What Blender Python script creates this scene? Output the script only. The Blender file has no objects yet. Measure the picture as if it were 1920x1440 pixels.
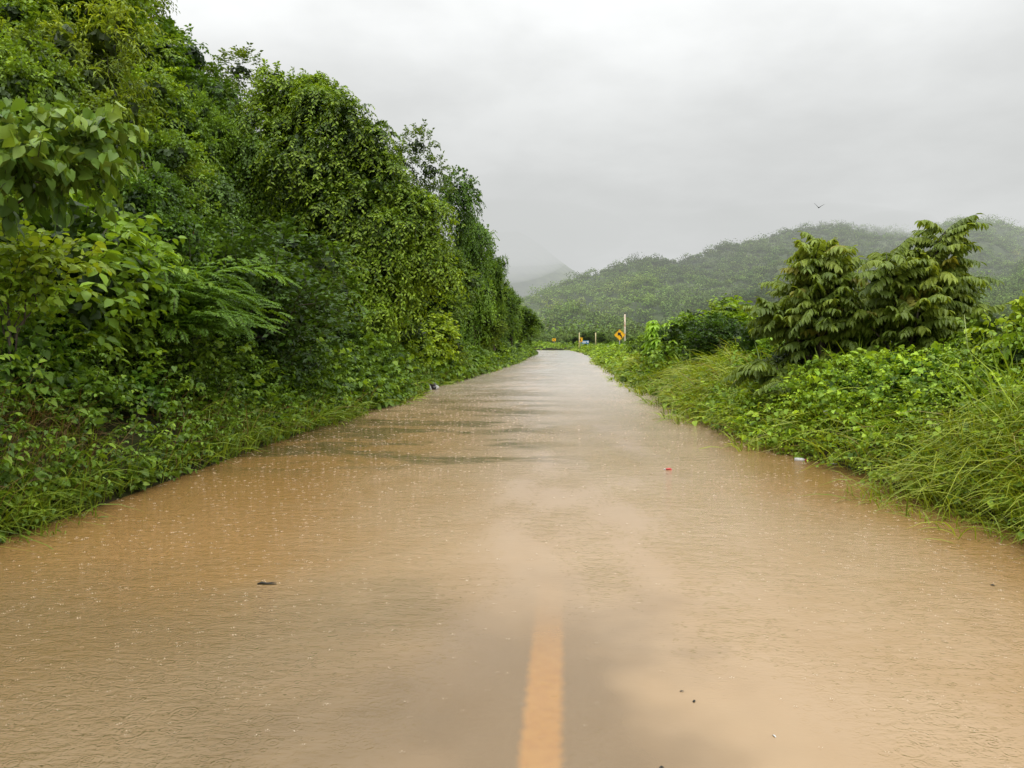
import bpy, bmesh, math, random
import numpy as np
from mathutils import Vector, Matrix

SC = bpy.context.scene
COL = SC.collection
rad = math.radians
random.seed(4)
RNG = np.random.default_rng(11)

# ------------------------------------------------------------------ camera
CAM_H = 1.45
FPX = 1440.0
PITCH = math.atan(80 / FPX)
YAW = math.atan(100 / FPX)
cam_d = bpy.data.cameras.new("camera")
cam = bpy.data.objects.new("camera", cam_d)
COL.objects.link(cam)
cam.location = (0, 0, CAM_H)
cam.rotation_euler = (math.pi / 2 - PITCH, 0, YAW)
cam_d.sensor_width = 36.0
cam_d.lens = 36.0 * FPX / 1920.0
cam_d.clip_end = 6000
cam_d.clip_start = 0.05
SC.camera = cam
_R = np.array(cam.rotation_euler.to_matrix())


def ray(px, py):
    d = np.array([(px - 960) / FPX, -(py - 720) / FPX, -1.0])
    return _R @ d


def at(px, py, Y):
    d = ray(px, py)
    return np.array([0, 0, CAM_H]) + d * (Y / d[1])


def ground_at(px, py, z=0.0):
    d = ray(px, py)
    return np.array([0, 0, CAM_H]) + d * ((z - CAM_H) / d[2])


# ------------------------------------------------------------------ tagging
def tag(o, label=None, cat=None, group=None, kind=None):
    if label: o['label'] = label
    if cat: o['category'] = cat
    if group: o['group'] = group
    if kind: o['kind'] = kind
    return o


def link(name, me, parent=None):
    o = bpy.data.objects.new(name, me)
    COL.objects.link(o)
    if parent: o.parent = parent
    return o


def empty(name, loc, rz=0.0, sc=(1, 1, 1)):
    o = bpy.data.objects.new(name, None)
    COL.objects.link(o)
    o.location = loc
    o.rotation_euler = (0, 0, rz)
    o.scale = sc
    o.empty_display_size = 0.2
    return o


# ------------------------------------------------------------------ noise helpers (numpy)
def make_noise(seed, octaves=3, base=1.0):
    r = np.random.default_rng(seed)
    ks, ph, am = [], [], []
    for o in range(octaves):
        for _ in range(6):
            v = r.normal(size=3)
            v /= np.linalg.norm(v)
            ks.append(v * base * (2 ** o) * r.uniform(.7, 1.4))
            ph.append(r.uniform(0, 6.28))
            am.append(0.5 ** o)
    ks, ph, am = np.array(ks), np.array(ph), np.array(am)
    tot = math.sqrt((am ** 2).sum() / 2)

    def f(p):
        p = np.asarray(p, float)
        if len(p) > 200000:
            return np.concatenate([f(q) for q in np.array_split(p, len(p) // 100000 + 1)])
        return (np.sin(p @ ks.T + ph) * am).sum(1) / tot
    return f


def nrmz(v):
    return v / np.maximum(np.linalg.norm(v, axis=-1, keepdims=True), 1e-9)


# ------------------------------------------------------------------ terrain functions
def xr_edge(Y):
    return np.interp(Y, [0, 5.8, 9.2, 12, 17, 24, 40, 72, 83, 104, 123, 140],
                     [3.8, 3.55, 3.25, 2.85, 2.55, 2.4, 2.4, 2.5, 2.3, 1.75, .85, -1.5])


def xl_edge(Y):
    return np.interp(Y, [0, 5.8, 12, 17, 20, 25, 29, 35, 55, 83, 95, 110, 125],
                     [-4.35, -4.27, -4.27, -4.25, -4.35, -4.45, -4.1, -3.9, -3.7, -3.5, -4.5, -9, -18])


_nt = make_noise(3, 3, .5)
_nt2 = make_noise(5, 3, .08)
_edge = make_noise(9, 3, .9)


def wobble(Y, s): return _edge(np.stack([np.full_like(Y, s * 31.), 9 * np.log(np.maximum(Y, 1)), 0 * Y], 1)) * (.17 if s > 0 else .12)



def ground_z(X, Y):
    X = np.asarray(X, float); Y = np.asarray(Y, float)
    sh = X.shape
    p = np.stack([X.ravel(), Y.ravel(), 0 * X.ravel()], 1)
    n = _nt(p).reshape(sh); n2 = _nt2(p).reshape(sh)
    dl = xl_edge(Y) - X + n * .12
    dr = X - xr_edge(Y) + n * .10
    s = np.interp(Y, [0, 22, 34, 60, 90], [.52, .5, .36, .10, .04])
    zl = np.interp(dl, [-1, 0, .5, 1.2, 3], [-.3, 0, .14, .3, .55]) + s * np.clip(dl - 1.5, 0, 26) + .22 * n * np.clip(dl, 0, 1)
    zr = np.interp(dr, [-1, 0, .4, 1.0, 2.2, 5], [-.3, 0, .14, .3, .42, .38]) + .06 * n * np.clip(dr, 0, 1) + .10 * n2 * np.clip((dr - 4) / 10, 0, 1) + .006 * np.clip(dr - 6, 0, 100)
    z = np.maximum(zl, zr)
    far = np.clip((Y - 124) / 4, 0, 1)          # the bank on the outside of the bend
    zf = .35 + .12 * n + np.clip((Y - 150) * .01, 0, 2)
    z = np.where(Y > 118, np.maximum(z, -.3 + (zf + .3) * far), z)
    z = np.where(Y < -2, np.where((X > -4.4) & (X < 3.8), -.3, z), z)
    return z


# ------------------------------------------------------------------ mesh from triangles
def tri_mesh(name, V, F, col=None, mats=(), midx=None, smooth=False):
    me = bpy.data.meshes.new(name)
    V = np.ascontiguousarray(V, np.float32); F = np.ascontiguousarray(F, np.int32)
    me.vertices.add(len(V)); me.vertices.foreach_set('co', V.ravel())
    k = F.shape[1]
    me.loops.add(F.size); me.loops.foreach_set('vertex_index', F.ravel())
    me.polygons.add(len(F))
    me.polygons.foreach_set('loop_start', np.arange(0, F.size, k, dtype=np.int32))
    if smooth: me.polygons.foreach_set('use_smooth', np.ones(len(F), bool))
    for m in mats: me.materials.append(m)
    if midx is not None: me.polygons.foreach_set('material_index', np.ascontiguousarray(midx, np.int32))
    if col is not None:
        a = me.color_attributes.new('leafcol', 'FLOAT_COLOR', 'POINT')
        c = np.ones((len(V), 4), np.float32); c[:, :3] = col
        a.data.foreach_set('color', c.ravel())
    me.update(calc_edges=True)
    return me


def grid_mesh(name, X, Y, Z, mats=(), smooth=True):
    h, w = X.shape
    V = np.stack([X, Y, Z], -1).reshape(-1, 3)
    i = np.arange(h * w).reshape(h, w)
    F = np.stack([i[:-1, :-1], i[:-1, 1:], i[1:, 1:], i[1:, :-1]], -1).reshape(-1, 4)
    return tri_mesh(name, V, F, mats=mats, smooth=smooth)


# ------------------------------------------------------------------ leaf templates  (u along, v across, w normal)
T_SIMPLE = (np.array([(0, 0, 0), (.42, -.5, .08), (1, 0, -.1), (.42, .5, .08)], float),
            np.array([(0, 1, 2), (0, 2, 3)]))
T_LANCE = (np.array([(0, 0, 0), (.3, -.5, .06), (.68, -.42, .02), (1, 0, -.2), (.68, .42, .02), (.3, .5, .06), (.5, 0, -.06)], float),
           np.array([(0, 1, 6), (1, 2, 6), (2, 3, 6), (3, 4, 6), (4, 5, 6), (5, 0, 6)]))
T_HEART = (np.array([(0, 0, 0), (-.14, -.28, .05), (.22, -.52, .09), (.62, -.36, .03), (1.02, 0, -.2),
                     (.62, .36, .03), (.22, .52, .09), (-.14, .28, .05), (.45, 0, -.06)], float),
           np.array([(0, 1, 2), (0, 2, 8), (2, 3, 8), (3, 4, 8), (4, 5, 8), (5, 6, 8), (6, 0, 8), (6, 7, 0)]))


class Fol:
    """Gathers leaves, blades and twigs and links them as one mesh."""

    def __init__(self):
        self.V, self.F, self.C, self.M, self.n = [], [], [], [], 0

    def add(self, V, F, C, m=0):
        self.V.append(V); self.F.append(F + self.n); self.C.append(C)
        self.M.append(np.full(len(F), m, np.int32)); self.n += len(V)

    def leaves(self, pos, axis, nrm, L, W, col, T=T_SIMPLE):
        t, f = T
        N = len(pos)
        if N == 0: return
        axis = nrmz(axis)
        side = nrmz(np.cross(nrm, axis))
        nn = np.cross(axis, side)
        L = np.broadcast_to(L, (N,))[:, None, None]; W = np.broadcast_to(W, (N,))[:, None, None]
        V = pos[:, None, :] + L * t[None, :, 0:1] * axis[:, None, :] + W * t[None, :, 1:2] * side[:, None, :] + L * t[None, :, 2:3] * nn[:, None, :]
        k = len(t)
        F = (np.arange(N)[:, None, None] * k + f[None]).reshape(-1, 3)
        self.add(V.reshape(-1, 3), F, np.repeat(col, k, 0), 0)

    def sprays(self, p, d, Ls, droop, n, L, W, col, T=T_SIMPLE, pin=False, fwd=.55, sid=.8, dn=.25, jit=.3, njit=.35,
               cjit=.18, twig=0.004, t0=.12, rng=RNG, tipcol=None):
        S = len(p)
        if S == 0: return
        d = nrmz(d); Ls = np.broadcast_to(Ls, (S,)); droop = np.broadcast_to(droop, (S,))
        if pin:
            m = n // 2
            t = np.repeat(np.linspace(t0, .97, m), 2); sg = np.tile([1., -1.], m)
            t = np.append(t, 1.0); sg = np.append(sg, 0.)
        else:
            t = np.linspace(t0, 1, n); sg = np.where(np.arange(n) % 2 == 0, 1., -1.)
        n = len(t)
        t = np.broadcast_to(t, (S, n)) + (0 if pin else rng.uniform(-.04, .04, (S, n)))
        dl = (d * Ls[:, None])[:, None, :]
        down = np.array([0, 0, -1.])
        pos = p[:, None, :] + dl * t[..., None] + down * (droop * Ls)[:, None, None] * (t ** 2)[..., None]
        tan = nrmz(d[:, None, :] + down * (2 * droop)[:, None, None] * t[..., None])
        side = nrmz(np.cross(tan, np.array([0, 0, 1.]) + 1e-3))
        upv = np.cross(side, tan)
        sgn = sg[None, :, None]
        axis = tan * fwd + side * sgn * sid + down * dn * (np.abs(sgn) if pin else 1) + rng.normal(size=(S, n, 3)) * jit
        axis = np.where(sgn == 0, tan, axis)
        nv = upv + side * sgn * (.35 if pin else .1) + rng.normal(size=(S, n, 3)) * njit
        f = 1 + rng.normal(size=(S, n, 1)) * cjit
        c = col[:, None, :] * np.clip(f, .4, 1.7)
        if tipcol is not None:
            w = np.clip((t - .55) / .45, 0, 1)[..., None] * tipcol[1]
            c = c * (1 - w) + np.array(tipcol[0]) * w * np.clip(f, .5, 1.5)
        sz = rng.uniform(.7, 1.2, (S, n)) * (np.where(t > .8, .8, 1.) if pin else 1)
        self.leaves(pos.reshape(-1, 3), axis.reshape(-1, 3), nv.reshape(-1, 3), (L * sz).ravel(), (W * sz).ravel(), c.reshape(-1, 3), T)
        if twig > 0:
            tt = np.array([0, .5, 1.])
            q = p[:, None, :] + dl * tt[None, :, None] + down * (droop * Ls)[:, None, None] * (tt ** 2)[None, :, None]
            sd = nrmz(np.cross(d, np.array([.3, .2, 1.])))[:, None, :] * twig * np.array([1, .8, .3])[None, :, None]
            V = np.stack([q - sd, q + sd], 2).reshape(-1, 3)
            F1 = np.array([(0, 1, 3), (0, 3, 2), (2, 3, 5), (2, 5, 4)])
            F = (np.arange(S)[:, None, None] * 6 + F1).reshape(-1, 3)
            self.add(V, F, np.tile([[.05, .055, .02]], (len(V), 1)), 1)

    def blades(self, p, az, L, lean, droop, W, col, rng=RNG, seg=4, m=0):
        N = len(p)
        t = np.linspace(0, 1, seg + 1)
        h = np.stack([np.cos(az), np.sin(az), 0 * az], 1)
        z = np.array([0, 0, 1.])
        L = np.broadcast_to(L, (N,))[:, None, None]
        lean = np.broadcast_to(lean, (N,))[:, None, None]; droop = np.broadcast_to(droop, (N,))[:, None, None]
        T = t[None, :, None]
        q = p[:, None, :] + L * (h[:, None, :] * (lean * T + droop * .8 * T ** 2.2) + z * (T * np.sqrt(np.clip(1 - lean ** 2, .05, 1)) - droop * T ** 2.4))
        sd = np.stack([-np.sin(az), np.cos(az), 0 * az], 1)[:, None, :]
        sd = nrmz(sd + rng.normal(size=(N, 1, 3)) * .4)
        w = np.broadcast_to(W, (N,))[:, None, None] * np.array([.7, 1, .9, .6, .08][:seg + 1])[None, :, None]
        V = np.stack([q - sd * w, q + sd * w], 2)
        k = 2 * (seg + 1)
        f = []
        for i in range(seg):
            a = 2 * i
            f += [(a, a + 1, a + 3), (a, a + 3, a + 2)]
        F = (np.arange(N)[:, None, None] * k + np.array(f)).reshape(-1, 3)
        self.add(V.reshape(-1, 3), F, np.repeat(col, k, 0), m)

    def mesh(self, name, mats):
        return tri_mesh(name, np.concatenate(self.V), np.concatenate(self.F), np.concatenate(self.C), mats, np.concatenate(self.M))


# ------------------------------------------------------------------ materials
def mat(name):
    m = bpy.data.materials.new(name); m.use_nodes = True
    nt = m.node_tree; nt.nodes.clear()
    return m, nt, nt.nodes, nt.links


def leaf_material(name, transl=.3, rough=.42, spec=.35, gain=(1, 1, 1)):
    m, nt, N, K = mat(name)
    out = N.new('ShaderNodeOutputMaterial')
    at_ = N.new('ShaderNodeAttribute'); at_.attribute_name = 'leafcol'
    oi = N.new('ShaderNodeObjectInfo')
    mul = N.new('ShaderNodeMix'); mul.data_type = 'RGBA'; mul.blend_type = 'MULTIPLY'; mul.inputs[0].default_value = 1
    K.new(at_.outputs['Color'], mul.inputs[6]); K.new(oi.outputs['Color'], mul.inputs[7])
    p = N.new('ShaderNodeBsdfPrincipled')
    p.inputs['Roughness'].default_value = rough
    p.inputs['Specular IOR Level'].default_value = spec
    K.new(mul.outputs[2], p.inputs['Base Color'])
    t = N.new('ShaderNodeBsdfTranslucent')
    hs = N.new('ShaderNodeMix'); hs.data_type = 'RGBA'; hs.blend_type = 'MULTIPLY'; hs.inputs[0].default_value = 1
    hs.inputs[7].default_value = (1.5, 1.35, .5, 1)
    K.new(mul.outputs[2], hs.inputs[6]); K.new(hs.outputs[2], t.inputs['Color'])
    mx = N.new('ShaderNodeMixShader'); mx.inputs[0].default_value = transl
    K.new(p.outputs[0], mx.inputs[1]); K.new(t.outputs[0], mx.inputs[2]); K.new(mx.outputs[0], out.inputs[0])
    return m


def noisy(name, c1, c2, scale=8, rough=.7, bump=.0, stretch=(1, 1, 1), spec=.3, c3=None, thr=(.35, .65)):
    m, nt, N, K = mat(name)
    out = N.new('ShaderNodeOutputMaterial')
    tc = N.new('ShaderNodeTexCoord')
    mp = N.new('ShaderNodeMapping'); mp.inputs['Scale'].default_value = stretch
    K.new(tc.outputs['Object'], mp.inputs[0])
    n = N.new('ShaderNodeTexNoise'); n.inputs['Scale'].default_value = scale; n.inputs['Detail'].default_value = 6
    K.new(mp.outputs[0], n.inputs['Vector'])
    cr = N.new('ShaderNodeValToRGB')
    cr.color_ramp.elements[0].position = thr[0]; cr.color_ramp.elements[0].color = (*c1, 1)
    cr.color_ramp.elements[1].position = thr[1]; cr.color_ramp.elements[1].color = (*c2, 1)
    if c3:
        e = cr.color_ramp.elements.new(.5 * (thr[0] + thr[1])); e.color = (*c3, 1)
    K.new(n.outputs['Fac'], cr.inputs[0])
    p = N.new('ShaderNodeBsdfPrincipled'); p.inputs['Roughness'].default_value = rough
    p.inputs['Specular IOR Level'].default_value = spec
    K.new(cr.outputs[0], p.inputs['Base Color'])
    if bump:
        b = N.new('ShaderNodeBump'); b.inputs['Strength'].default_value = bump; b.inputs['Distance'].default_value = .02
        K.new(n.outputs['Fac'], b.inputs['Height']); K.new(b.outputs[0], p.inputs['Normal'])
    K.new(p.outputs[0], out.inputs[0])
    return m


M_LEAF = leaf_material('wet leaf', .32, .42, .25)
M_GRASS = leaf_material('wet grass', .3, .45, .3)
M_TWIG = noisy('twig', (.035, .04, .018), (.07, .065, .035), 20, .8)
M_BARK = noisy('bark', (.035, .028, .02), (.12, .10, .075), 9, .85, .6, (1, 1, .3))
M_FAR = leaf_material('far foliage', .2, .7, .1)
M_SOIL = noisy('wet soil and litter', (.016, .016, .006), (.045, .035, .016), 3, .9, .5, c3=(.026, .03, .008), spec=.1)
M_ASPHALT = noisy('asphalt', (.035, .036, .035), (.065, .064, .06), 60, .75, .3)
M_HILL = noisy('hill ground', (.03, .05, .015), (.075, .10, .03), .06, .9, c3=(.05, .075, .02))
LM = [M_LEAF, M_TWIG]

# ------------------------------------------------------------------ crowns
GREEN_D = np.array([.038, .076, .009])
GREEN_M = np.array([.120, .210, .019])
GREEN_L = np.array([.260, .385, .032])
LIME = np.array([.270, .380, .025])


def shell(ells, dens, rng, rough=.2, nfreq=1.6, inner=.55, under=.4, bias=2.0, thin=-.95):
    """points with outward directions spread on the outer shells of a set of ellipsoids"""
    nz = make_noise(int(rng.integers(1e6)), 3, nfreq)
    E = np.array(ells, float)
    P, D, R = [], [], []
    for e in E:
        c, r = e[:3], e[3:6]
        A = 4 * math.pi * (((r[0] * r[1]) ** 1.6 + (r[0] * r[2]) ** 1.6 + (r[1] * r[2]) ** 1.6) / 3) ** (1 / 1.6)
        n = max(8, int(A * dens))
        d = nrmz(rng.normal(size=(n, 3)))
        keep = (d[:, 2] > -.15) | (rng.random(n) < under)
        d = d[keep]; n = len(d)
        rr = inner + (1 - inner) * rng.random(n) ** (1 / bias)
        q = c + d * r * (rr * (1 + rough * nz(c + d * r)))[:, None]
        P.append(q); D.append(nrmz(d / r)); R.append(rr)
    P, D, R = np.concatenate(P), np.concatenate(D), np.concatenate(R)
    bury = np.full(len(P), 9.)
    for e in E:
        k = np.linalg.norm((P - e[:3]) / e[3:6], axis=1)
        bury = np.minimum(bury, k)
    ok = (bury > inner * .85) | (rng.random(len(P)) < .25)
    gap = nz(P * 1.3 + 7)
    ok &= gap > thin
    return P[ok], D[ok], R[ok], gap[ok]


def sub_lumps(ells, n, rng, size=(.26, .46), flat=.78):
    """breaks big ellipsoids into many smaller ones that sit on their surfaces"""
    out = []
    for e in ells:
        c, r = np.array(e[:3]), np.array(e[3:6])
        out.append(tuple(c) + tuple(r * .70))
        for _ in range(n):
            d = nrmz(rng.normal(size=3)); d[2] = d[2] if d[2] > -.35 else -d[2] * .6
            s = rng.uniform(*size) * r.mean()
            q = c + d * r * rng.uniform(.62, .95)
            out.append(tuple(q) + (s * rng.uniform(.9, 1.25), s * rng.uniform(.9, 1.25), s * flat))
    return out


def crown(fol, ells, dens, rng, cols=(GREEN_D, GREEN_M, GREEN_L), Ls=.42, droop=.25, n=8, L=.10, W=.052, T=T_SIMPLE,
          up=.25, hang=0., bright=.5, core=30, thin=-.95, **kw):
    P, D, R, g = shell(ells, dens, rng, thin=thin)
    E = np.array(ells, float)
    if core:                                   # inner foliage, its shade painted in as darker leaf colour
        big = E[E[:, 3] > np.median(E[:, 3]) * .9]
        for e in big:
            nn = max(6, int(e[3] * e[5] * 12.6 * core))
            dd = nrmz(rng.normal(size=(nn, 3)))
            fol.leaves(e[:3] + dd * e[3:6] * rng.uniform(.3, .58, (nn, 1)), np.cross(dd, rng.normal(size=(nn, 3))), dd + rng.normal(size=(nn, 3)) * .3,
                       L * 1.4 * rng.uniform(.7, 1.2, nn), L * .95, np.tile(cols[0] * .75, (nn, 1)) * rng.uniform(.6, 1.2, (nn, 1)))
    S = len(P)
    d = D * .8 + np.array([0, 0, up - hang]) + rng.normal(size=(S, 3)) * .38
    lm = make_noise(int(rng.integers(1e6)), 2, .9)(P)
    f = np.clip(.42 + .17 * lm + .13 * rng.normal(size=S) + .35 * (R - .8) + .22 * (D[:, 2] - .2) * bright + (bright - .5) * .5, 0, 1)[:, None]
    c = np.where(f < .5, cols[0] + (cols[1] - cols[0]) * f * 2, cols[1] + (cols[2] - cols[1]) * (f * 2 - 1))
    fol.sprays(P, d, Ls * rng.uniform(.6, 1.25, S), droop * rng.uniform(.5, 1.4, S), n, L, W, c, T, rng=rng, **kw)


def tube_arrays(pts, radii, sides=7):
    pts = np.array(pts, float); k = len(pts)
    tan = nrmz(np.gradient(pts, axis=0))
    a = nrmz(np.cross(tan, np.array([.31, .77, .12])))
    b = np.cross(tan, a)
    th = np.linspace(0, 2 * math.pi, sides, endpoint=False)
    r = np.array(radii)[:, None, None]
    V = pts[:, None, :] + r * (np.cos(th)[None, :, None] * a[:, None, :] + np.sin(th)[None, :, None] * b[:, None, :])
    F = []
    for i in range(k - 1):
        for j in range(sides):
            p, q = i * sides + j, i * sides + (j + 1) % sides
            F += [(p, q, q + sides), (p, q + sides, p + sides)]
    V = V.reshape(-1, 3)
    for base in (0, (k - 1) * sides):
        ctr = len(V); V = np.vstack([V, pts[0 if base == 0 else -1][None]])
        F += [(base + (j + 1) % sides, base + j, ctr) if base == 0 else (base + j, base + (j + 1) % sides, ctr) for j in range(sides)]
    return V, np.array(F)


def limb(p0, p1, r0, r1, rng, wob=.06, k=6, sag=.0):
    p0, p1 = np.array(p0, float), np.array(p1, float)
    t = np.linspace(0, 1, k)[:, None]
    L = np.linalg.norm(p1 - p0)
    q = p0 + (p1 - p0) * t + np.array([0, 0, 1.]) * sag * L * np.sin(t * math.pi)
    q[1:-1] += rng.normal(size=(k - 2, 3)) * wob * L
    return q, np.linspace(r0, r1, k)


def trunk_mesh(name, H, ells, rng, r=.14, base=(0, 0, 0), top=None, nl=8, m=M_BARK, lean=(0, 0)):
    """tapered trunk with limbs that run into the clumps of the crown"""
    base = np.array(base, float)
    top = np.array(top if top is not None else (lean[0], lean[1], H * .62), float)
    Vs, Fs, n = [], [], 0

    def put(a):
        nonlocal n
        V, F = a; Vs.append(V); Fs.append(F + n); n += len(V)
    q, rr = limb(base - np.array([0, 0, .3]), top, r, r * .3, rng, .025, 9)
    rr[0] *= 1.4
    put(tube_arrays(q, rr, 9))
    idx = rng.permutation(len(ells))[:nl]
    for i in idx:
        c = np.array(ells[i][:3]); zz = np.clip((c[2] - base[2]) * rng.uniform(.35, .75), .1 * H, top[2])
        t = np.clip((zz - base[2]) / max(top[2] - base[2], .1), 0, 1)
        s = q[min(int(t * 8), 8)]
        put(tube_arrays(*limb(s, c + (c - s) * .05, r * .5 * (1 - .5 * t), r * .1, rng, .05, 6, .06), 6))
    return tri_mesh(name, np.concatenate(Vs), np.concatenate(Fs), None, [m], smooth=True)


GROUPS = {}


def plant(name, label, cat, meshes, loc, rz=0., sc=(1, 1, 1), tint=(1, 1, 1), group=None):
    """an Empty at the foot of the plant with its parts below it; meshes: [(part name, mesh), ...]"""
    r = empty(name, loc, rz, sc)
    tag(r, label, cat, group)
    for pn, me in meshes:
        o = link(pn, me, r)
        o.color = (*tint, 1)
    return r


PROTO = {}


def proto(key, H, ells, seed, r=.12, nl=8, trunk=True, builder=None, **kw):
    rng = np.random.default_rng(seed)
    f = Fol()
    if builder: builder(f, rng)
    else: crown(f, ells, rng=rng, **kw)
    ms = [('crown', f.mesh(key + '_crown', LM))]
    if trunk: ms.append(('trunk', trunk_mesh(key + '_trunk', H, ells, rng, r, nl=nl)))
    zmax = float(np.percentile(np.concatenate(f.V)[:, 2], 99.7))
    PROTO[key] = (zmax, ms)


def rnd_ells(rng, n, R, z0, z1, r, flat=.85, narrow_top=.5):
    out = []
    for i in range(n):
        z = z0 + (z1 - z0) * (i + .5) / n
        k = 1 - narrow_top * abs((z - z0) / (z1 - z0) - .4) * 1.5
        a = i * 2.4 + rng.uniform(-.5, .5); d = R * k * rng.uniform(.35, 1)
        s = r * rng.uniform(.75, 1.2) * (.7 + .3 * k)
        out.append((d * math.cos(a), d * math.sin(a), z, s, s, s * flat))
    return out


_g = np.random.default_rng(77)
# round dense tree, ~7 m
e = sub_lumps(rnd_ells(_g, 8, 1.8, 2.2, 5.9, 1.5), 8, _g)
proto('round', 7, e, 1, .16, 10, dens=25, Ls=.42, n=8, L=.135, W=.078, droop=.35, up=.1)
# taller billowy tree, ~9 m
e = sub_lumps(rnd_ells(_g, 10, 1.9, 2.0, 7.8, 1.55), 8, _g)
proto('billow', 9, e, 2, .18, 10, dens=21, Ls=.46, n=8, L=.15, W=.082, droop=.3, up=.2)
# vine-draped tree, ~7 m, narrow with hanging curtains
e = sub_lumps(rnd_ells(_g, 9, .95, 1.0, 6.2, 1.05, 1.15, .7), 4, _g)
proto('drape', 7, e, 3, .14, 8, thin=-2.5, dens=38, Ls=.55, n=9, L=.125, W=.085, droop=.75, up=-.1, hang=.2)
# open tree with few tufts on bare branches
e = [(.2, 0, 6.6, .55, .5, .4), (.7, .2, 5.9, .6, .5, .38), (-.5, -.2, 6.1, .5, .5, .35), (.95, 0, 5.2, .42, .4, .25), (.1, .4, 5.3, .5, .5, .35), (-.7, .3, 5.0, .45, .4, .3), (.3, -.3, 4.5, .5, .4, .3), (-.2, 0, 3.8, .55, .5, .4)]
proto('open', 7, e, 4, .085, 8, thin=-2, dens=36, Ls=.34, n=8, L=.11, W=.06, droop=.25)
# lollipop tuft on a vine-wrapped stem
e = [(.25, 0, 6.3, .85, .8, .7), (.75, .1, 5.9, .6, .6, .55), (-.25, 0, 5.9, .6, .6, .55), (.7, 0, 5.2, .26, .26, .6), (.3, 0, 5.0, .2, .2, .5)]
e2 = [(-.05 + .04 * i, 0, .6 + .55 * i, .28 + .05 * (i % 2), .28, .4) for i in range(9)]
proto('tuft', 7, e + e2, 5, .1, 4, thin=-3, dens=48, Ls=.36, n=8, L=.11, W=.075, droop=.6, up=0)
# small-leaved shrub, ~2.6 m
e = sub_lumps(rnd_ells(_g, 7, .75, .5, 2.0, .68), 5, _g)
proto('shrub', 2.6, e, 6, .04, 9, dens=62, Ls=.32, n=9, L=.078, W=.043, droop=.25, up=.35)
# loose shrub with arching shoots, ~2.6 m
e = sub_lumps(rnd_ells(_g, 6, .7, .5, 1.9, .6), 4, _g)
proto('loose', 2.6, e, 7, .04, 9, dens=42, Ls=.56, n=13, L=.09, W=.036, droop=.45, up=.75)
# tall bamboo-like clump, ~5 m
e = sub_lumps(rnd_ells(_g, 9, 1.1, 1.2, 4.4, .95), 6, _g)
proto('bamboo', 5, e, 17, .05, 10, dens=26, Ls=.55, n=12, L=.13, W=.032, droop=.6, up=.4)
# broad-leaved vine mound, ~1.8 m
e = sub_lumps(rnd_ells(_g, 6, .65, .4, 1.3, .55), 4, _g)
proto('broad', 1.8, e, 8, .03, 7, dens=30, Ls=.3, n=4, L=.15, W=.125, droop=.3, T=T_HEART, dn=.55, sid=.55, njit=.4, up=.2)
# medium-leaved bush, ~2.4 m
e = sub_lumps(rnd_ells(_g, 7, .7, .5, 1.85, .62), 4, _g)
proto('bush', 2.4, e, 9, .04, 8, dens=34, Ls=.34, n=6, L=.125, W=.068, droop=.35, T=T_LANCE, dn=.4, up=.3)


def frond_tree(fol, rng, H, nb, nf, spread, Lf=.8, lean=(0, 0), extra=()):
    """upright branches carrying long pinnate fronds whose leaflets hang"""
    pts, dirs, hh = [], [], []
    br = []
    for i in range(nb):
        a = i * 2.4 + rng.uniform(-.4, .4)
        k = (i + .5) / nb
        tip = np.array([math.cos(a) * spread * rng.uniform(.75, 1.25) * (1.1 - 1.0 * k) + lean[0] * k, math.sin(a) * spread * (1.1 - 1.0 * k) + lean[1] * k, H * (.42 + .56 * k)])
        s = np.array([lean[0] * .3 * k, lean[1] * .3 * k, H * (.08 + .38 * k)])
        if i < len(extra): s, tip = np.array(extra[i][0], float), np.array(extra[i][1], float)
        tip[2] += rng.normal() * .04 * H
        br.append((s, tip))
        m = int(nf * (1.2 - .4 * k))
        t = np.sqrt(rng.uniform(.06, 1, m)); t[:3] = 1
        q = s + (tip - s) * t[:, None] + np.array([0, 0, 1.]) * (.12 * H * np.sin(t * math.pi))[:, None] * .4
        b = rng.uniform(0, 6.28, m)
        d = np.stack([np.cos(b), np.sin(b), rng.uniform(-.05, .75, m) + .5 * (t > .97)], 1) + nrmz(tip - s) * .55
        pts.append(q); dirs.append(d); hh.append(t * .35 + .65 * k)
    P, D, h = np.concatenate(pts), np.concatenate(dirs), np.concatenate(hh)
    S = len(P)
    f = np.clip(.25 + .5 * h + .2 * rng.normal(size=S), 0, 1)[:, None]
    c1, c2, c3 = np.array([.07, .11, .018]), np.array([.15, .215, .03]), np.array([.27, .34, .05])
    c = np.where(f < .5, c1 + (c2 - c1) * 2 * f, c2 + (c3 - c2) * (2 * f - 1))
    young = rng.random(S) < .05 * (h > .5)
    c[young] = np.array([.27, .27, .045])
    fol.sprays(P, D, Lf * rng.uniform(.65, 1.2, S), .5 * rng.uniform(.5, 1.5, S), 26, .15, .052, c, T_LANCE, pin=True,
               fwd=.35, sid=.62, dn=.62, jit=.10, njit=.15, cjit=.12, twig=.005, t0=.16, rng=rng)
    return br


def branches_mesh(name, br, H, rng, r0=.05, base=(0, 0, 0)):
    Vs, Fs, n = [], [], 0
    trunk = [limb((base[0], base[1], -.25), (0, 0, H * .5), r0, r0 * .55, rng, .02, 6)]
    segs = trunk + [limb(s, t, r0 * .42, .008, rng, .02, 6, .05) for s, t in br]
    for q, rr in segs:
        V, F = tube_arrays(q, rr, 6); Vs.append(V); Fs.append(F + n); n += len(V)
    return tri_mesh(name, np.concatenate(Vs), np.concatenate(Fs), None, [M_BARK], smooth=True)


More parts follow.
